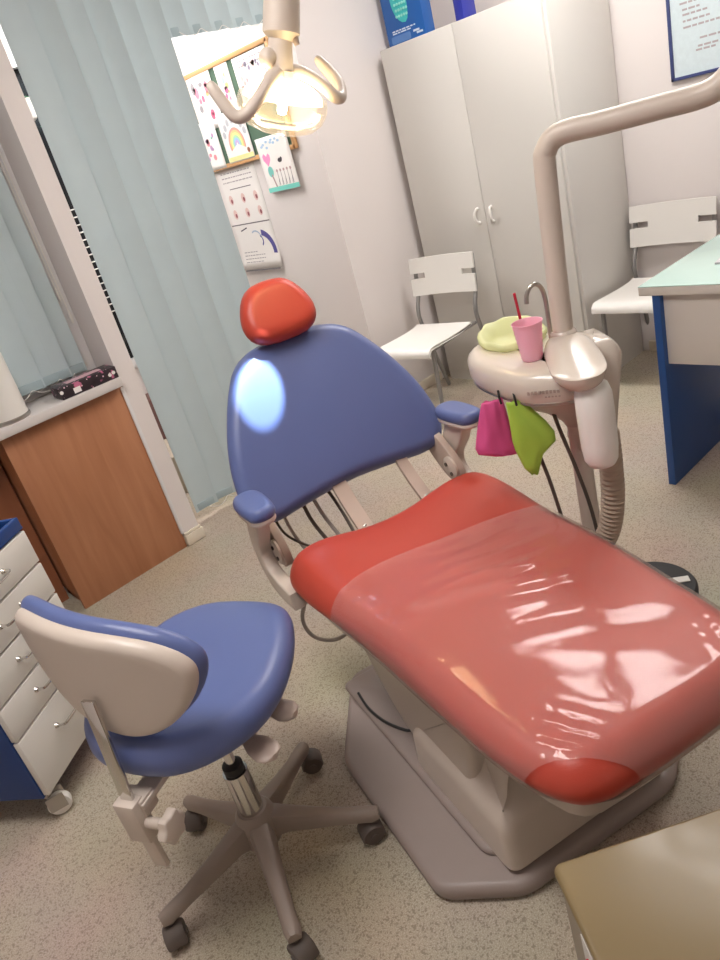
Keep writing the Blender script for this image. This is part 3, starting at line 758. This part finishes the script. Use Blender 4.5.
pillow(b, smooth_poly([tuple(p) for p in seat_o[::2]], 1, 320), TS, .05, foil_top, None, lambda x, y, z: (x*(1-.9*max(0, -z)), y, ZS+z), nin=60, ke=14, grow=.006, sq=1.25)
def gcut(x): return .125-.05*(x/.28)-.42*(x+.02)**2*(1 if x > 0 else 2.6)
for v in b.bm.verts: v.co.y -= gcut(v.co.x)
bmesh.ops.bisect_plane(b.bm, geom=b.bm.verts[:]+b.bm.edges[:]+b.bm.faces[:], plane_co=(0, 0, 0), plane_no=(0, 1, 0), clear_outer=True)
for v in b.bm.verts: v.co.y += gcut(v.co.x)
bmesh.ops.bisect_plane(b.bm, geom=b.bm.verts[:]+b.bm.edges[:]+b.bm.faces[:], plane_co=(0, 0, ZS-.05), plane_no=(0, 0, -1), clear_outer=True)
for q in (Vector((-.9, -1.2, 0)),):
    q.normalize()
    bmesh.ops.bisect_plane(b.bm, geom=b.bm.verts[:]+b.bm.edges[:]+b.bm.faces[:], plane_co=(-.20, -.615, 0), plane_no=q, clear_outer=True)
o = b.obj('seat_cover', FILM, angle=None, loc=(1.027, 1.078, 0), rot=(0, 0, rad(-16.26)))
for p in o.data.polygons: p.use_smooth = True
tag(o, 'clear wrinkled plastic cover stretched over the foot end of the red seat', 'seat cover')

# ------------------------------------------------------------------ spittoon unit beside the chair
UN = thing('spittoon_unit', 'beige dental spittoon unit with bent pole arm beside the red seat', 'dental unit', (1.45, 1.0, 0), math.atan2(-.63, .77))
# local: x = right in the picture, y = away from the camera
tray_o = smooth_poly([(-.04, -.15), (-.13, -.10), (-.195, .0), (-.218, .085), (-.208, .18), (-.165, .25), (-.06, .275), (.02, .22), (.05, .12), (.05, -.03), (.01, -.13)], 2, 84)
def tz(x, y, z): return z+.022*max(0, -x-.13)/.1
b = B(); pr = [(.035, .822), (.008, .836), (.0, .852), (0, .884), (.005, .897), (.015, .908), (.026, .915), (.042, .918), (.09, .918)]
b.rings([[Vector((x, y, tz(x, y, z))) for x, y in inset(tray_o, d)] for d, z in pr]); b.obj('bowl_body', UNITB, UN, angle=50)
b = B(); b.rings([[Vector((x, y, tz(x, y, z))) for x, y in inset(tray_o, d)] for d, z in ((.010, .832), (.004, .836), (.004, .840), (.02, .844))]); b.obj('trim_strip', STEEL, UN)
# funnel under the tray to the column
R = []; n = 60; to = smooth_poly(inset(tray_o, .02), 1, n); cxy = (.0, -.005)
for k, (z, f) in enumerate(((.846, 0), (.832, .02), (.815, .18), (.79, .45), (.77, .70), (.75, .88), (.735, .97), (.725, 1))):
    ring = []
    for i, (x, y) in enumerate(to):
        a = math.atan2(y-cxy[1], x-cxy[0]); tx = cxy[0]+.028*math.cos(a); ty = cxy[1]+.028*math.sin(a); ring.append(Vector((x+(tx-x)*f, y+(ty-y)*f, tz(x*(1-f), y, z))))
    R.append(ring)
b = B(); b.rings(R); b.obj('tray_underside', UNITD, UN, angle=60)
# hump in front of the pole and block behind
hump = smooth_poly([(-.075, -.10), (-.085, -.18), (-.055, -.235), (.0, -.235), (.032, -.19), (.06, -.06), (.055, .04), (-.045, .04)], 2, 60)
b = B(); pillow(b, hump, .075, .036, lambda x, y: -.26*max(0, -y-.05)-.5*(x+.015)**2*4, None, lambda x, y, z: (x, y, .921+z), nin=8, ke=6); b.obj('pole_cover', UNITB, UN, angle=60)
blk = fillet([(.03, .09), (.03, -.06), (.120, -.06), (.120, .09)], .032)
b = B(); b.rings([[Vector((x-.035*max(0, .885-z)/.2, y, z)) for x, y in inset(blk, d)] for d, z in ((.012, .645), (.0, .66), (0, .885), (.006, .905), (.016, .920), (.026, .927))]); b.obj('side_block', UNITB, UN, angle=60)
# pole with its bend, continuing up out of the frame
def ub(P):
    d = Vector(P)-Vector((1.45, 1.0, 0)); ex = Vector((.77, -.63, 0)).normalized(); ey = Vector((-ex.y, ex.x, 0)); return Vector((d.dot(ex), d.dot(ey), P[2]))
AX, AY = 1.600, .640
pp = [(1.450, 1.0, .90), (1.454, .997, 1.1), (1.461, .992, 1.325), (1.464, .986, 1.358), (1.471, .970, 1.378), (1.482, .942, 1.386)]
pp += [(1.485+(AX-.022-1.485)*k/4, .940+(AY+.075-.940)*k/4, 1.384+.004*k/4) for k in range(1, 5)]
pp += [(AX-.012, AY+.042, 1.395), (AX-.004, AY+.016, 1.415), (AX, AY+.003, 1.447), (AX, AY, 1.49), (AX, AY, 1.7), (AX, AY, 2.08)]
P = spline([ub(p) for p in pp], 5)
b = B(); b.tube(P, .0240, 20); b.obj('pole', BEIGE, UN, angle=50)
b = B(); b.lathe([(.028, 0), (.031, .006), (.030, .012), (.025, .017)], (.001, 0, .948), n=28); b.obj('pole_collar', UNITB, UN)
b = B(); b.lathe([(.05, 0), (.052, .01), (.052, .09), (.044, .1)], ub((AX, AY, 2.05)), n=24); b.obj('pole_head', BEIGE, UN)
# column to the floor and the foot running to the chair base
b = B(); b.tube(spline([(0, -.005, .76), (0.0, -.005, .5), (0.0, -.005, .25), (0, -.005, .02)], 6), .0245, 18); b.lathe([(.075, .0), (.075, .012), (.06, .022), (.034, .03)], (0, -.005, 0), n=32); b.obj('column', BEIGE, UN, angle=50)
# gooseneck filler
b = B(); gp = [(-.022, .03, .91), (-.021, .03, .99), (-.021, .03, 1.04), (-.027, .03, 1.068), (-.040, .03, 1.080), (-.054, .03, 1.074), (-.063, .03, 1.058), (-.066, .03, 1.040)]
b.tube(spline(gp, 6), .0055, 10); b.lathe([(.012, 0), (.011, .006), (.006, .012)], (-.022, .03, .914), n=16); b.obj('filler_spout', STEEL, UN)
# logo marks on the tray front: two faint raised lines of marks
b = B(); u = 0.0
fx0 = Vector((-.128, -.1015, .872)); fd = Vector((.068, -.035, 0)); 
for k in range(9):
    p = fx0+fd*(k/9)+Vector((.0, -.002, 0)); b.box(p, (.0055, .004, .0075), 0, Matrix.Rotation(math.atan2(fd.y, fd.x), 3, 'Z'))
for k in range(5):
    p = fx0+fd*(.5+k/10)+Vector((.0, -.002, -.012)); b.box(p, (.0045, .004, .003), 0, Matrix.Rotation(math.atan2(fd.y, fd.x), 3, 'Z'))
b.obj('raised_logo', mat('brown_grey_print', (166, 150, 140), .5), UN)
# corrugated drain hose
b = B(); hp_ = spline([(.03, -.13, .74), (.03, -.13, .66), (.026, -.125, .56), (.010, -.115, .47), (-.025, -.10, .40), (-.06, -.09, .33), (-.07, -.085, .24)], 30); rr = [.0255+(.0028 if (i % 4) < 2 else -.0022) for i in range(len(hp_))]
b.tube(hp_, rr, 20); b.obj('drain_hose', CORR, UN, angle=180)
for pts in ([(-.12, -.03, .83), (-.118, -.045, .72), (-.10, -.06, .60), (-.085, -.07, .45), (-.09, -.08, .3)], [(-.07, -.04, .83), (-.055, -.045, .74), (-.03, -.055, .62), (-.01, -.06, .5), (-.0, -.07, .35)]):
    B().tube(spline(pts, 6), .0048, 8).obj('suction_tube', DARKHOSE, UN)
for u_, v_ in ((-.180, -.022), (-.152, -.058)): B().tube([(u_, v_, .868), (u_-.002, v_-.012, .858), (u_, v_-.012, .838)], .003, 6).obj('hook', BLACK, UN)
# water bottle screwed under the hump
b = B(); b.lathe([(.012, .0), (.030, .003), (.037, .016), (.0405, .05), (.0415, .13), (.0405, .175), (.034, .196), (.02, .207), (.018, .222)], (-.008, -.185, .690), n=32)
b.obj('water_bottle', mat('milky_plastic', (238, 236, 231), .35, var=.01, sss=.3), UN, angle=60)

# cup, straw, bags
tb = Vector((1.45, 1.0, 0)); exv = Vector((.77, -.63, 0)).normalized(); eyv = Vector((-exv.y, exv.x, 0))
def uw(x, y, z): return tuple(tb+exv*x+eyv*y+Vector((0, 0, z)))
cup = thing('plastic_cup', 'pink ribbed plastic cup standing on the spittoon tray', 'cup', uw(-.083, -.012, .9195))
prof = [(.0001, 0), (.0235, 0)]
for k in range(14):
    z = .004+.075*k/13; r = .0242+.0105*z/.09; prof.append((r+(.0007 if k % 2 else -.0004), z))
prof += [(.0345, .086), (.0365, .0885), (.0365, .0905), (.0345, .0905), (.033, .086)]
prof += [(.0232+.0105*z/.09, z) for z in (.075, .05, .025, .006)] + [(.0001, .004)]
B().lathe(prof, n=40).obj('cup_wall', mat_translucent('pink_translucent_plastic', (255, 204, 220), tw=.3), cup, angle=60)
o = B().tube([(0, 0, 0), (-.006, .002, .075), (-.012, .004, .155)], .0035, 10).obj('straw', mat('crimson_plastic', (190, 28, 54), .3)); o.location = uw(-.080, .03, .9185)
tag(o, 'thin crimson plastic stick standing upright behind the pink cup', 'stick')
GRN = mat_translucent('lime_bag_film', (186, 224, 92), rough=.35, tw=.25); GRN2 = mat_translucent('pale_lime_bag_film', (234, 238, 186), rough=.35, tw=.3); PNK = mat_translucent('magenta_cloth', (226, 92, 154), rough=.6, tw=.2)
# bag lining the bowl
b = B(); n = 64; ci = (-.085, .150); R = []
for k, (f, z) in enumerate(((1.04, .921), (1.07, .926), (1.08, .928), (1.03, .934), (.92, .933), (.72, .927), (.5, .9235), (.2, .9215), (.03, .9215))):
    ring = []
    for i in range(n):
        a = 2*PI*i/n; wz = noise.noise(Vector((math.cos(a)*2.2, math.sin(a)*2.2, k*.35)))
        r = .080*f*(1+.08*wz); zz = tz(ci[0]+r*math.cos(a), 0, z)+.006*(1+wz)*(1 if 1 < k < 6 else .1) + (.030 if 2 <= k <= 4 else 0)*max(0, math.cos(a-rad(95)))
        ring.append(Vector((ci[0]+r*1.0*math.cos(a), ci[1]+r*.86*math.sin(a), zz)))
    R.append(ring)
b.rings(R, False, True); o = b.obj('bowl_liner', GRN2, angle=None, loc=(1.45, 1.0, 0), rot=(0, 0, math.atan2(-.63, .77)))
tag(o, 'pale green plastic bag lining the spittoon bowl', 'plastic bag')
def hang(name, label, cat, m, top, pts, depth, seed, loc):
    """bag hanging from a hook: rows of (u0,u1,z) -> closed soft sack"""
    b = B(); n = 28; R = []
    for k, (u0, u1, z) in enumerate(pts):
        ring = []; c = (u0+u1)/2; h = (u1-u0)/2; dd = depth[k]
        for i in range(n):
            a = 2*PI*i/n; wz = noise.noise(Vector((math.cos(a)*1.8+seed, math.sin(a)*1.8, z*14)))
            ring.append(Vector((c+h*math.cos(a)*(1+.04*wz), dd*math.sin(a)*(1+.5*wz), z+.006*wz)))
        R.append(ring)
    RR = []
    for i in range(len(R)-1):
        for j in range(4): RR.append([R[i][q].lerp(R[i+1][q], j/4) for q in range(n)])
    RR.append(R[-1]); b.rings(RR); o = b.obj(name, m, angle=None)
    for p in o.data.polygons: p.use_smooth = True
    o.location = loc; o.rotation_euler = (0, 0, math.atan2(-.63, .77)); tag(o, label, cat); return o
hang('cloth_bag', 'magenta pink cloth bag hanging under the spittoon tray, left of the green one', 'bag', PNK, 0, [(-.030, .022, 0), (-.038, .024, -.02), (-.054, .028, -.07), (-.066, .03, -.11), (-.062, .034, -.128), (-.02, .038, -.145), (.03, .04, -.150)], [.004, .01, .016, .02, .02, .014, .004], 1.0, uw(-.196, -.03, .850))
hang('plastic_bag', 'bright lime green plastic bag hanging from the tray beside the pink bag', 'bag', GRN, 0, [(-.012, .020, 0), (-.012, .045, -.03), (-.012, .074, -.07), (-.013, .090, -.10), (-.010, .09, -.125), (-.004, .055, -.15), (.004, .042, -.18), (.018, .034, -.20)], [.004, .008, .012, .014, .014, .012, .010, .004], 4.0, uw(-.163, -.066, .848))

# ------------------------------------------------------------------ dental lamp
LP = Vector((1.225, 1.488, 1.655))
beam = Vector((-.322, .305, -1)).normalized()
cz = math.cos(rad(-16.26)); sz = math.sin(rad(-16.26))
beam = Vector((beam.x*cz-beam.y*sz, beam.x*sz+beam.y*cz, beam.z))
LA = thing('dental_lamp', 'lit dental lamp with two curved handles hanging over the blue backrest', 'dental lamp', LP)
hr = Vector((.80, -.60, 0)); hc = Vector((-.60, -.80, 0)); hu = Vector((0, 0, 1))
def lv(a, up, c=0): return hr*a+hu*up+hc*c
hc_l = [(0, -.0, 0.0), (-.022, -.006, .05), (-.07, -.046, .105), (-.103, -.066, .115), (-.125, -.062, .115), (-.142, -.03, .11), (-.158, .014, .105)]
b = B(); b.tube(spline([lv(*p) for p in hc_l], 6), [.0155]*8+[.014]*22+[.0135]*4+[.012, .010, .006], 14); b.obj('handle', BEIGE, LA, angle=60)
hc_r = [(.012, .0, 0), (.045, -.006, -.015), (.085, -.04, -.02), (.112, -.074, -.03), (.128, -.076, -.05), (.132, -.045, -.08), (.118, -.012, -.105), (.098, .022, -.115)]
b = B(); b.tube(spline([lv(*p) for p in hc_r], 6), [.0145]*38+[.013, .012, .011, .009, .005], 14); b.obj('handle', BEIGE, LA, angle=60)
hub_dir = (lv(.012, .09))
b = B(); b.tube([lv(0, -.03, 0), lv(.002, 0, 0), lv(.012, .04, 0), lv(.022, .07, 0)], [.024, .029, .028, .027], 20); b.sphere(lv(-.018, .036, .016), .021); b.obj('swivel_joint', BEIGE, LA, angle=60)
b = B(); b.tube([lv(.020, .062), lv(.026, .076), lv(.050, .15), lv(.074, .225), lv(.082, .25)], [.026, .042, .040, .034, .024], 20); b.obj('neck_housing', BEIGE, LA, angle=40)
b = B(); b.tube([lv(.050, .072, .01), lv(.052, .056, .01), lv(.053, .044, .01)], [.005, .008, .006], 10); b.obj('toggle_switch', UNITD, LA)
ax = [lv(.034, .24)]
top = Vector((AX, AY, 2.185))-LP
b = B(); b.tube(spline([lv(.080, .24), lv(.095, .30), lv(.11, .36), top*.55+Vector((0, 0, .12)), top], 6), .026, 14); b.obj('spring_arm', BEIGE, LA, angle=60)
# lamp head
HC = lv(-.010, -.052, .0)
q = Vector((0, 0, 1)).rotation_difference(beam)
REFL = mat_emit('glowing_reflector', (255, 230, 176), 12.0)
def disc_prof(R0, dep, k=10): return [(R0*math.sin(PI/2*i/k)+1e-4, -dep*math.cos(PI/2*i/k)) for i in range(k+1)]
b = B(); b.lathe(disc_prof(.092, .046), HC, beam, 36, True, False); b.obj('reflector', REFL, LA, angle=60)
b = B(); b.lathe([(.100, -.012), (.104, .004), (.104, .02), (.096, .042), (.076, .060), (.045, .071), (.018, .0745), (.001, .075)], HC, beam, 40, False, True); b.obj('clear_cover', mat_film('clear_lamp_cover', (255, 252, 250), .06, .05, 0, 1.3, gain=.5), LA, angle=60)
b = B(); b.lathe([(.0001, -.012), (.009, -.008), (.011, .0), (.011, .022), (.0085, .03), (.0001, .032)], HC, beam, 16); b.obj('bulb', mat_emit('lit_bulb', (255, 236, 205), 60), LA)
b = B(); b.lathe([(.020, 0), (.020, .03), (.026, .045)], HC-beam*.06, beam, 20); b.obj('lamp_socket', BEIGE, LA)
sp = bpy.data.lights.new('lamp_beam', 'SPOT'); so = bpy.data.objects.new('lamp_beam', sp); COL.objects.link(so)
sp.energy = 190; sp.color = (.66, .86, 1.0); sp.spot_size = rad(12); sp.spot_blend = .18; sp.shadow_soft_size = .012
so.parent = LA; so.location = HC+beam*.06; so.rotation_mode = 'QUATERNION'; so.rotation_quaternion = Vector((0, 0, -1)).rotation_difference(beam)

# ------------------------------------------------------------------ foot control on the floor
t = thing('foot_pedal', 'round black foot control with a white stripe on the floor right of the seat', 'foot control', (1.652, .962, 0), rad(-50))
B().lathe([(.112, 0), (.118, .006), (.118, .05), (.112, .056)], n=48).obj('base', PLATE, t)
B().lathe([(.110, .056), (.123, .060), (.125, .066), (.125, .098), (.118, .106), (.03, .108), (.0001, .108)], n=48).obj('pedal_cap', BLACK, t)
B().box((.005, 0, .1088), (.20, .026, .003), .001).obj('white_stripe', WHITEP, t)

# ------------------------------------------------------------------ operator stool
PH = rad(25)
ST = thing('operator_stool', 'blue saddle stool on five castors with a beige backed lumbar rest', 'stool', (.415, 1.31, 0), PH)
# local: +x = forward, +y = left
b = B(); b.lathe([(.048, .085), (.055, .10), (.052, .135), (.045, .165), (.036, .178)], n=28); b.obj('hub', STAR, ST)
for k in range(5):
    a = rad(-113.8+72*k)-PH; ca, sa = math.cos(a), math.sin(a)
    R = []
    for d, w_, zt, zb in ((.03, .030, .165, .10), (.07, .026, .150, .105), (.14, .021, .125, .09), (.21, .018, .104, .078), (.262, .0185, .094, .068), (.281, .014, .09, .07)):
        sec = [(-w_, zb), (-w_*1.0, zb+(zt-zb)*.55), (-w_*.72, zt-.004), (-w_*.4, zt), (w_*.4, zt), (w_*.72, zt-.004), (w_, zb+(zt-zb)*.55), (w_, zb)]
        R.append([Vector((ca*d-sa*y, sa*d+ca*y, z)) for y, z in sec])
    b = B(); b.rings(R); leg = b.obj('leg', STAR, ST, angle=35)
    cang = rad((20, 200, -60, 120, 75)[k])+a; cx_, cy_ = ca*.264, sa*.264
    cs = bpy.data.objects.new('caster', None)
    b = B(); b.tube([(cx_, cy_, .05), (cx_, cy_, .075)], .011, 10)
    f = Vector((math.cos(cang), math.sin(cang), 0)); sd = Vector((-f.y, f.x, 0)); wc = Vector((cx_, cy_, .0275))+f*.014
    hood = [(f*.030*math.cos(rad(t_))+Vector((0, 0, .030*math.sin(rad(t_))))) for t_ in range(-10, 191, 20)]
    R = []
    for off in (-.023, -.019, .019, .023):
        s_ = .9 if abs(off) > .02 else 1
        R.append([wc+sd*off+h*s_ for h in hood])
    b.rings(R); cb = b.obj('caster', RUBBER, ST, angle=40)
    b = B()
    for off in (-.012, .012): b.lathe([(.012, -.009), (.0255, -.008), (.0275, -.004), (.0275, .004), (.0255, .008), (.012, .009)], wc+sd*off, sd, 24)
    b.lathe([(.01, -.026), (.01, .026)], wc, sd, 12); b.obj('wheel', RUBBER, cb)
b = B(); b.lathe([(.029, .15), (.029, .300)], n=28); b.lathe([(.012, .29), (.012, .49)], n=20); o = b.obj('gas_column', CHROME, ST, angle=40)
b = B(); b.lathe([(.023, .300), (.024, .304), (.024, .320), (.014, .326)], n=28); b.obj('column_collar', BLACK, ST)
b = B(); b.box((-.02, .0, .507), (.22, .15, .024), .004); b.lathe([(.03, .45), (.034, .497)], n=20); b.obj('seat_mount', STAR, ST)
so_ = smooth_poly([(-.218, -.075), (-.232, .03), (-.218, .135), (-.14, .225), (-.02, .255), (.15, .23), (.26, .16), (.285, .06), (.268, -.075), (.14, -.155), (-.02, -.195), (-.13, -.165)], 2, 90)
def st_top(x, y): return .012*(x*x+y*y)/.06 - .004 + .010*max(0, (-x-.1)/.1) - .02*max(0, (x-.12)/.12)**2
b = B(); pillow(b, so_, .082, .04, st_top, lambda x, y: 0, lambda x, y, z: (x+.004, y-.022, .553+z), nin=8, ke=7); b.obj('seat', BLUEV, ST, angle=60)
# lumbar rest
def wrapx(y): return 1.15*y*y
def lb(u, v, n_): return (-.178+wrapx(u)-n_+.06*(v-.72), u, v+.07*u)
sh = smooth_poly([(-.196, .745), (-.18, .800), (-.10, .848), (.06, .864), (.18, .866), (.232, .842), (.208, .760), (.155, .68), (.085, .632), (0, .610), (-.085, .622), (-.155, .672)], 2, 90)
b = B(); pillow(b, inset(sh, .010), .034, .016, lambda x, y: .004, None, lambda x, y, z: lb(x, y, z+.012), nin=8, ke=5); b.obj('backrest_shell', BEIGE, ST, angle=60)
b = B(); pillow(b, inset(sh, .004), .040, .019, None, None, lambda x, y, z: lb(x, y+.004, z-.010), nin=8, ke=6); b.obj('backrest_pad', BLUEV, ST, angle=60)
b = B(); pillow(b, smooth_poly([(-.04, .645), (-.035, .715), (.085, .715), (.075, .65), (.015, .637)], 1, 40), .006, .003, None, None, lambda x, y, z: lb(x, y, z+.0295), nin=4, ke=3); b.obj('shell_plate', BEIGE, ST, angle=60)
px_ = -.252
b = B(); b.box((px_+.012, .022, .575), (.009, .030, .30), .002, Matrix.Rotation(rad(6), 3, 'Y')); b.obj('back_post', CHROME, ST)
b = B(); b.box((px_, .022, .45), (.034, .052, .10), .005); o = b.obj('post_clamp', BEIGE, ST)
b = B(); b.box((px_+.002, .022, .37), (.012, .034, .11), .002); b.obj('post_end', BEIGE, ST)
b = B(); b.box((px_+.11, .01, .484), (.22, .05, .014), .003); b.box((px_+.02, .02, .476), (.04, .06, .04), .004); b.box((px_+.22, 0, .500), (.06, .06, .06), .004); b.obj('back_arm', BEIGE, ST)
b = B(); b.lathe([(.011, 0), (.011, .05)], (px_, -.004, .445), (0, -1, 0), 14)
kn = []
for i in range(32):
    a = 2*PI*i/32; r = .030+.0035*math.cos(6*a); kn.append((r*math.cos(a), r*math.sin(a)))
b.slab(kn, lambda u, v, tt: (px_+u, -.05-tt, .445+v), 0, .022, .005); b.obj('clamp_knob', BEIGE, o, angle=40)
for base, tip in ((Vector((-.03, -.04, .502)), Vector((-.088, -.212, .468))), (Vector((.045, -.04, .502)), Vector((.022, -.205, .470)))):
    b = B(); d = (tip-base); P = [base+d*t_ for t_ in (0, .3, .55, .72, .88, .97, 1.0)]; W = [.008, .008, .013, .026, .030, .022, .008]
    R = []
    s_ = Vector((-d.y, d.x, 0)).normalized()
    for p, w_ in zip(P, W):
        R.append([p+s_*w_*math.cos(2*PI*i/14)+Vector((0, 0, .0045 if w_ > .01 else .007))*math.sin(2*PI*i/14) for i in range(14)])
    b.rings(R); b.obj('lever', UNITD, ST, angle=60)

# ------------------------------------------------------------------ drawer cart
fr = Vector((.80, .60, 0)); an = math.atan2(.60, .80)
CT = thing('drawer_cart', 'blue and white drawer cart on castors beside the stool', 'drawer cart', (.112, 1.925, 0), an)
CW_, CD = .385, .42
wbox(0, .018, .10, CW_, CD, .752, .002).obj('carcass', CARTB, CT)
zs = [.105, .305, .415, .525, .635, .745]
for i in range(5):
    d = wbox(.004, -.002, zs[i]+.003, CW_-.002, .017, zs[i+1]-.003, .003).obj('drawer_front', WARD, CT)
    zc = zs[i+1]-.05 if i else zs[i+1]-.075
    b = B(); x0, x1 = CW_/2-.05, CW_/2+.05
    b.tube(spline([(x0, -.002, zc), (x0, -.02, zc+.002), (x0+.014, -.028, zc), (x1-.014, -.028, zc), (x1, -.02, zc+.002), (x1, -.002, zc)], 5), .0042, 8)
    for x in (x0, x1): b.lathe([(.009, 0), (.006, .006)], (x, -.002, zc), (0, -1, 0), 10)
    b.obj('drawer_handle', CHROME, d)
b = B()
for (x0, y0, x1, y1) in ((0, 0, CW_, .015), (0, CD-.015, CW_, CD), (0, .015, .015, CD-.015), (CW_-.015, .015, CW_, CD-.015)): wbox(x0, y0, .752, x1, y1, .785, .003, b=b)
wbox(0.0, 0.0, .748, CW_, CD, .756, .001, b=b)
b.obj('tray_rim', CARTB, CT)
for x, y in ((.035, .04), (CW_-.035, .04), (.035, CD-.04), (CW_-.035, CD-.04)):
    b = B(); b.tube([(x, y, .10), (x, y, .075)], .012, 10); b.box((x, y, .098), (.05, .05, .006), .001)
    f = Vector((math.cos(-.9), math.sin(-.9), 0)); sd = Vector((-f.y, f.x, 0)); wc = Vector((x, y, .034))+f*.016
    for off in (-.02, .02): b.box(wc+sd*off+Vector((-.004, 0, .02)), (.05, .004, .05), .002, Matrix.Rotation(-.9, 3, 'Z'))
    cb = b.obj('caster', STEEL, CT)
    B().lathe([(.01, -.015), (.03, -.014), (.034, -.008), (.034, .008), (.03, .014), (.01, .015)], wc, sd, 26).obj('wheel', WHITEP, cb)
def cw(x, y, z): return (.112+.8*x-.6*y, 1.925+.6*x+.8*y, z)
t = thing('instrument_tray', 'small dark tray lying in the blue top of the drawer cart', 'tray', cw(CW_-.11, .12, .757), an)
B().box((0, 0, .009), (.15, .16, .018), .004).obj('tray_body', mat('dark_green_plastic', (46, 58, 54), .4, var=.1), t)
b = B()
for k in range(3): b.tube([(-.05+.04*k, -.06, .021), (-.045+.04*k, .06, .021)], .003, 6)
b.obj('raised_ribs', mat('green_handle_plastic', (74, 120, 86), .4), t)

# ------------------------------------------------------------------ tan topped cabinet in the near right corner
t = thing('appliance_cabinet', 'low cabinet with a tan lid and red switch in the near right corner', 'cabinet', (.520, .508, 0), math.atan2(-.146, .215))
# local x along the far edge, -y towards the camera
b = B(); b.slab(rrect(0, -.42, .52, 0, .014), lambda u, v, tt: (u, v, tt), .482, .50, .005); b.obj('lid', TAN, t, angle=40)
wbox(.006, -.41, .03, .51, -.01, .482, .004).obj('body', TANSIDE, t)
b = B(); b.box((.005, -.105, .40), (.004, .055, .11), .001); b.obj('switch_plate', EDGE, t)
b = B(); b.box((.002, -.105, .412), (.008, .022, .03), .002); b.obj('power_switch', REDSW, t)
b = B()
for x, y in ((.06, -.06), (.06, -.36), (.46, -.06), (.46, -.36)): b.lathe([(.02, 0), (.022, .03)], (x, y, 0), n=14)
b.obj('foot', BLACK, t)

# ------------------------------------------------------------------ light, view
w = bpy.data.worlds.new('world'); sc.world = w; w.use_nodes = True
w.node_tree.nodes['Background'].inputs[0].default_value = (.02, .025, .035, 1); w.node_tree.nodes['Background'].inputs[1].default_value = 1.0
sc.view_settings.view_transform = 'Standard'; sc.view_settings.look = 'None'
sc.view_settings.exposure = 0.06; sc.view_settings.gamma = 1.0; sc.view_settings.use_curve_mapping = False
